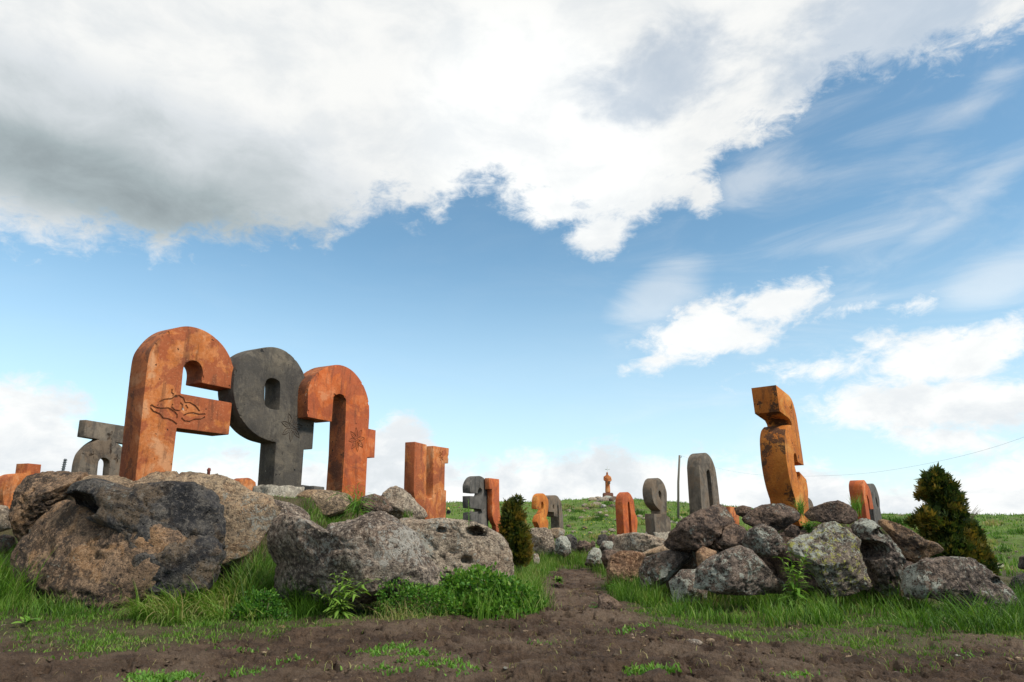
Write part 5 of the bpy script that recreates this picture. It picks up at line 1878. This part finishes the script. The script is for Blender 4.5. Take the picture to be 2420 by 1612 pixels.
def pole_and_wire():
    Y = 40.0
    a, b = at(1600, 1205, Y), at(1606, 1076, Y)
    root = empty('utility_pole', a)
    tag(root, 'thin grey wooden pole left of the tall brown-grey arched letter', 'pole')
    bm = bmesh.new()
    tube_bm(bm, [Vector((0, 0, -1.2)), Vector(b - a) * .5, Vector(b - a)], [.075, .066, .056], 12)
    mesh_bm('shaft', bm, M['pole_wood'], root, True)
    bm = bmesh.new()
    tip = Vector(b - a)
    tube_bm(bm, [tip + Vector((0, 0, -.14)), tip + Vector((.10, 0, -.12)), tip + Vector((.10, 0, -.04))], [.014, .014, .03], 8)
    mesh_bm('insulator', bm, M['wire'], root, True)
    pts = [at(1610, 1077, 40.0), at(1703, 1108, 37.0), at(1812, 1124, 34.0), at(1930, 1125, 31.5), at(2050, 1118, 29.5), at(2180, 1098, 27.5), at(2310, 1068, 26), at(2420, 1033, 25), at(2560, 980, 24)]
    out = []
    for i in range(len(pts) - 1):
        p0 = pts[max(0, i - 1)]
        p1, p2 = pts[i], pts[i + 1]
        p3 = pts[min(len(pts) - 1, i + 2)]
        for t in np.linspace(0, 1, 6, endpoint=False):
            out.append(.5 * ((2 * p1) + (p2 - p0) * t + (2 * p0 - 5 * p1 + 4 * p2 - p3) * t * t + (3 * p1 - p0 - 3 * p2 + p3) * t ** 3))
    bm = bmesh.new()
    tube_bm(bm, [Vector(p) for p in out], .0042, 6)
    o = mesh_bm('power_line', bm, M['cable'], None, True)
    tag(o, 'thin sagging power line crossing the sky above the big conifer', 'cable')
    # ribbed mast at the left
    p = at(145, 1140, 24.0)
    r2 = empty('ribbed_mast', p)
    tag(r2, 'short dark ribbed mast top behind the left pile, left of the bar letter', 'mast')
    u = 24.0 / FPX
    bm = bmesh.new()
    tube_bm(bm, [Vector((-2 * u, 0, 0)), Vector((.5 * u, 0, 54 * u))], [3.2 * u, 3.0 * u], 10)
    mesh_bm('post', bm, M['wire'], r2, True)
    for k in range(6):
        z = (26 + k * 5) * u
        x = -2 * u + 2.5 * u * (z / (54 * u))
        bm = bmesh.new()
        tube_bm(bm, [Vector((x, 0, z - .8 * u)), Vector((x, 0, z)), Vector((x, 0, z + .8 * u))], [3.2 * u, 5.2 * u, 3.2 * u], 10)
        mesh_bm('ring', bm, M['wire'], r2, True)
    # rusty stub on the tan slab
    q = at(493, 1118, 8.2)
    bm = bmesh.new()
    tube_bm(bm, [Vector((0, 0, -.06)), Vector((0, 0, .02)), Vector((0, 0, .035)), Vector((.003, 0, .06))], [.018, .018, .024, .012], 9)
    o = mesh_bm('metal_stub', bm, plain('rusty_iron', (.17, .05, .035), .8), None, True)
    o.location = q
    tag(o, 'small rusty metal stub on top of the tan rock slab', 'stub')


pole_and_wire()


def person():
    g = to_ground(1060, 1222, 30)[0]
    root = empty('person', g)
    tag(root, 'person in black crouching under a yellow hood in the grass right of the U letter', 'person')
    s = g[1] / FPX * 19 / .92
    P = np.array([(0, .05, .30), (.02, -.02, .48), (.0, -.10, .66), (-.02, -.16, .74), (-.03, -.19, .84), (-.03, -.2, .92),
                  (.10, -.18, .36), (.12, -.02, .06), (.13, -.14, .03), (-.10, -.18, .34), (-.10, -.02, .06), (-.11, -.14, .03),
                  (.19, -.10, .62), (.22, -.24, .44), (.12, -.34, .34), (-.19, -.12, .62), (-.20, -.28, .44), (-.10, -.36, .34)]) * s
    E = [(0, 1), (1, 2), (2, 3), (3, 4), (4, 5), (0, 6), (6, 7), (7, 8), (0, 9), (9, 10), (10, 11), (2, 12), (12, 13), (13, 14), (2, 15), (15, 16), (16, 17)]
    Rd = [.17, .16, .16, .06, .10, .07, .09, .055, .04, .09, .055, .04, .065, .05, .035, .065, .05, .035]
    skin_figure('body', P, E, [r * s for r in Rd], M['black_cloth'], root)
    bm = bmesh.new()
    bmesh.ops.create_uvsphere(bm, u_segments=16, v_segments=10, radius=.135 * s)
    for v in bm.verts:
        v.co = Vector((v.co.x * 1.0, v.co.y * 1.05 + .03 * s, v.co.z * 1.15)) + Vector(P[4]) + Vector((0, 0, .01))
        if v.co.z < P[4][2] - .05 * s:
            v.co.x *= 1.15
    mesh_bm('hood', bm, M['yellow_cloth'], root, True)
    bm = bmesh.new()
    bmesh.ops.create_uvsphere(bm, u_segments=12, v_segments=8, radius=.085 * s)
    for v in bm.verts:
        v.co = v.co + Vector(P[4]) + Vector((0, -.06 * s, 0))
    mesh_bm('face', bm, M['skin'], root, True)


person()


# ------------------------------------------------------------------ clods and pebbles on the mud
def clods():
    Dv, Fq = ico_dirs(2)
    n = 5200
    x = RNG.uniform(-4.6, 4.6, n * 2)
    y = RNG.uniform(3.7, 12.5, n * 2)
    k = (np.abs(x) < y * .8) & (grassy(x, y) < .35)
    x, y = x[k][:n], y[k][:n]
    n = len(x)
    V, Fc = [], []
    s = np.minimum(RNG.lognormal(-4.55, .45, n), .035)
    for i in range(n):
        q = Dv * np.array([1, RNG.uniform(.7, 1.2), RNG.uniform(.4, .7)])
        q = q * (1 + .45 * fbm(Dv * 1.6 + i * 3.1, 2))[:, None] * s[i]
        a = RNG.uniform(0, 6.28)
        ca, sa = math.cos(a), math.sin(a)
        q = np.stack([q[:, 0] * ca - q[:, 1] * sa, q[:, 0] * sa + q[:, 1] * ca, q[:, 2]], 1)
        p2 = np.array([[x[i], y[i], 0]])
        V.append(q + np.array([x[i], y[i], float(gz(x[i], y[i])) + float(fbm(p2 * .8, 3)[0]) * .10 + s[i] * .1]))
        Fc.append(Fq + i * len(Dv))
    o = mesh_np('soil_clods', np.concatenate(V), np.concatenate(Fc), M['earth'])
    tag(o, 'crumbled clods of dark soil strewn over the muddy foreground', 'soil', kind='stuff')
    ng = 700
    gx, gy = RNG.uniform(-4.4, 4.4, ng * 2), RNG.uniform(3.8, 10, ng * 2)
    kk = (np.abs(gx) < gy * .8) & (grassy(gx, gy) < .5)
    gx, gy = gx[kk][:ng], gy[kk][:ng]
    D1, F1 = ico_dirs(1)
    VV, FF = [], []
    for i in range(len(gx)):
        sz = min(.02, RNG.lognormal(-5.1, .5))
        q = D1 * np.array([1.2, 1.0, .6]) * (1 + .35 * RNG.uniform(-1, 1, (len(D1), 1))) * sz
        p2 = np.array([[gx[i], gy[i], 0]])
        VV.append(q + np.array([gx[i], gy[i], float(gz(gx[i], gy[i])) + float(fbm(p2 * .8, 3)[0]) * .10 + sz * .4 + .006]))
        FF.append(F1 + i * len(D1))
    o = mesh_np('gravel', np.concatenate(VV), np.concatenate(FF), M['rock_tan'])
    tag(o, 'tiny pale bits of gravel sprinkled over the mud', 'gravel', kind='stuff')
    # pale pebbles
    D3, F3 = ico_dirs(3)
    spec = [(2010, 1560, .028, 'rock_tan', 'biggest buff rounded pebble on the mud in front of the right turf'),
            (1640, 1528, .045, 'rock_speckled', 'flat grey-blue stone half sunk in the mud below the right turf'),
            (1720, 1558, .022, 'rock_tan', 'small buff pebble left of the biggest buff pebble on the mud'),
            (1492, 1508, .020, 'rock_pale', 'tiny white pebble in the mud right of the stone wedge'),
            (2265, 1548, .020, 'rock_pale', 'little white pebble on the mud at the right'),
            (8, 1480, .026, 'rock_pale', 'white pebble in the turf at the left edge of the picture'),
            (665, 1483, .03, 'rock_rust', 'orange stone chip in the mud below the tall grass at the left pile'),
            (655, 1550, .022, 'rock_pale', 'pale chip of stone at the front edge of the left turf'),
            (490, 1578, .024, 'rock_tan', 'flat tan chip on the mud in front of the left turf'),
            (1195, 1585, .012, 'rock_pale', 'tiny pale chip on the mud near the bottom of the picture, centre'),
            (2120, 1588, .022, 'rock_umber', 'brown pebble on the mud near the lower right'),
            (1825, 1582, .02, 'rock_rust', 'reddish pebble on the mud below the right turf'),
            (1680, 1520, .026, 'rock_tan', 'tan chip just right of the flat grey-blue stone')]
    for i, (px, py, sz, mt, lb) in enumerate(spec):
        g = to_ground(px, py)[0]
        q = D3 * np.array([1.25, 1.0, .6]) * (1 + .3 * fbm(D3 * 1.3 + i * 5, 3))[:, None] * sz
        o = mesh_np('pebble', q, F3, M[mt])
        o.location = (g[0], g[1], g[2] + float(fbm(np.array([[g[0], g[1], 0]]) * .8, 3)[0]) * .10 + sz * .2)
        tag(o, lb, 'pebble', 'pebbles on the mud')


clods()
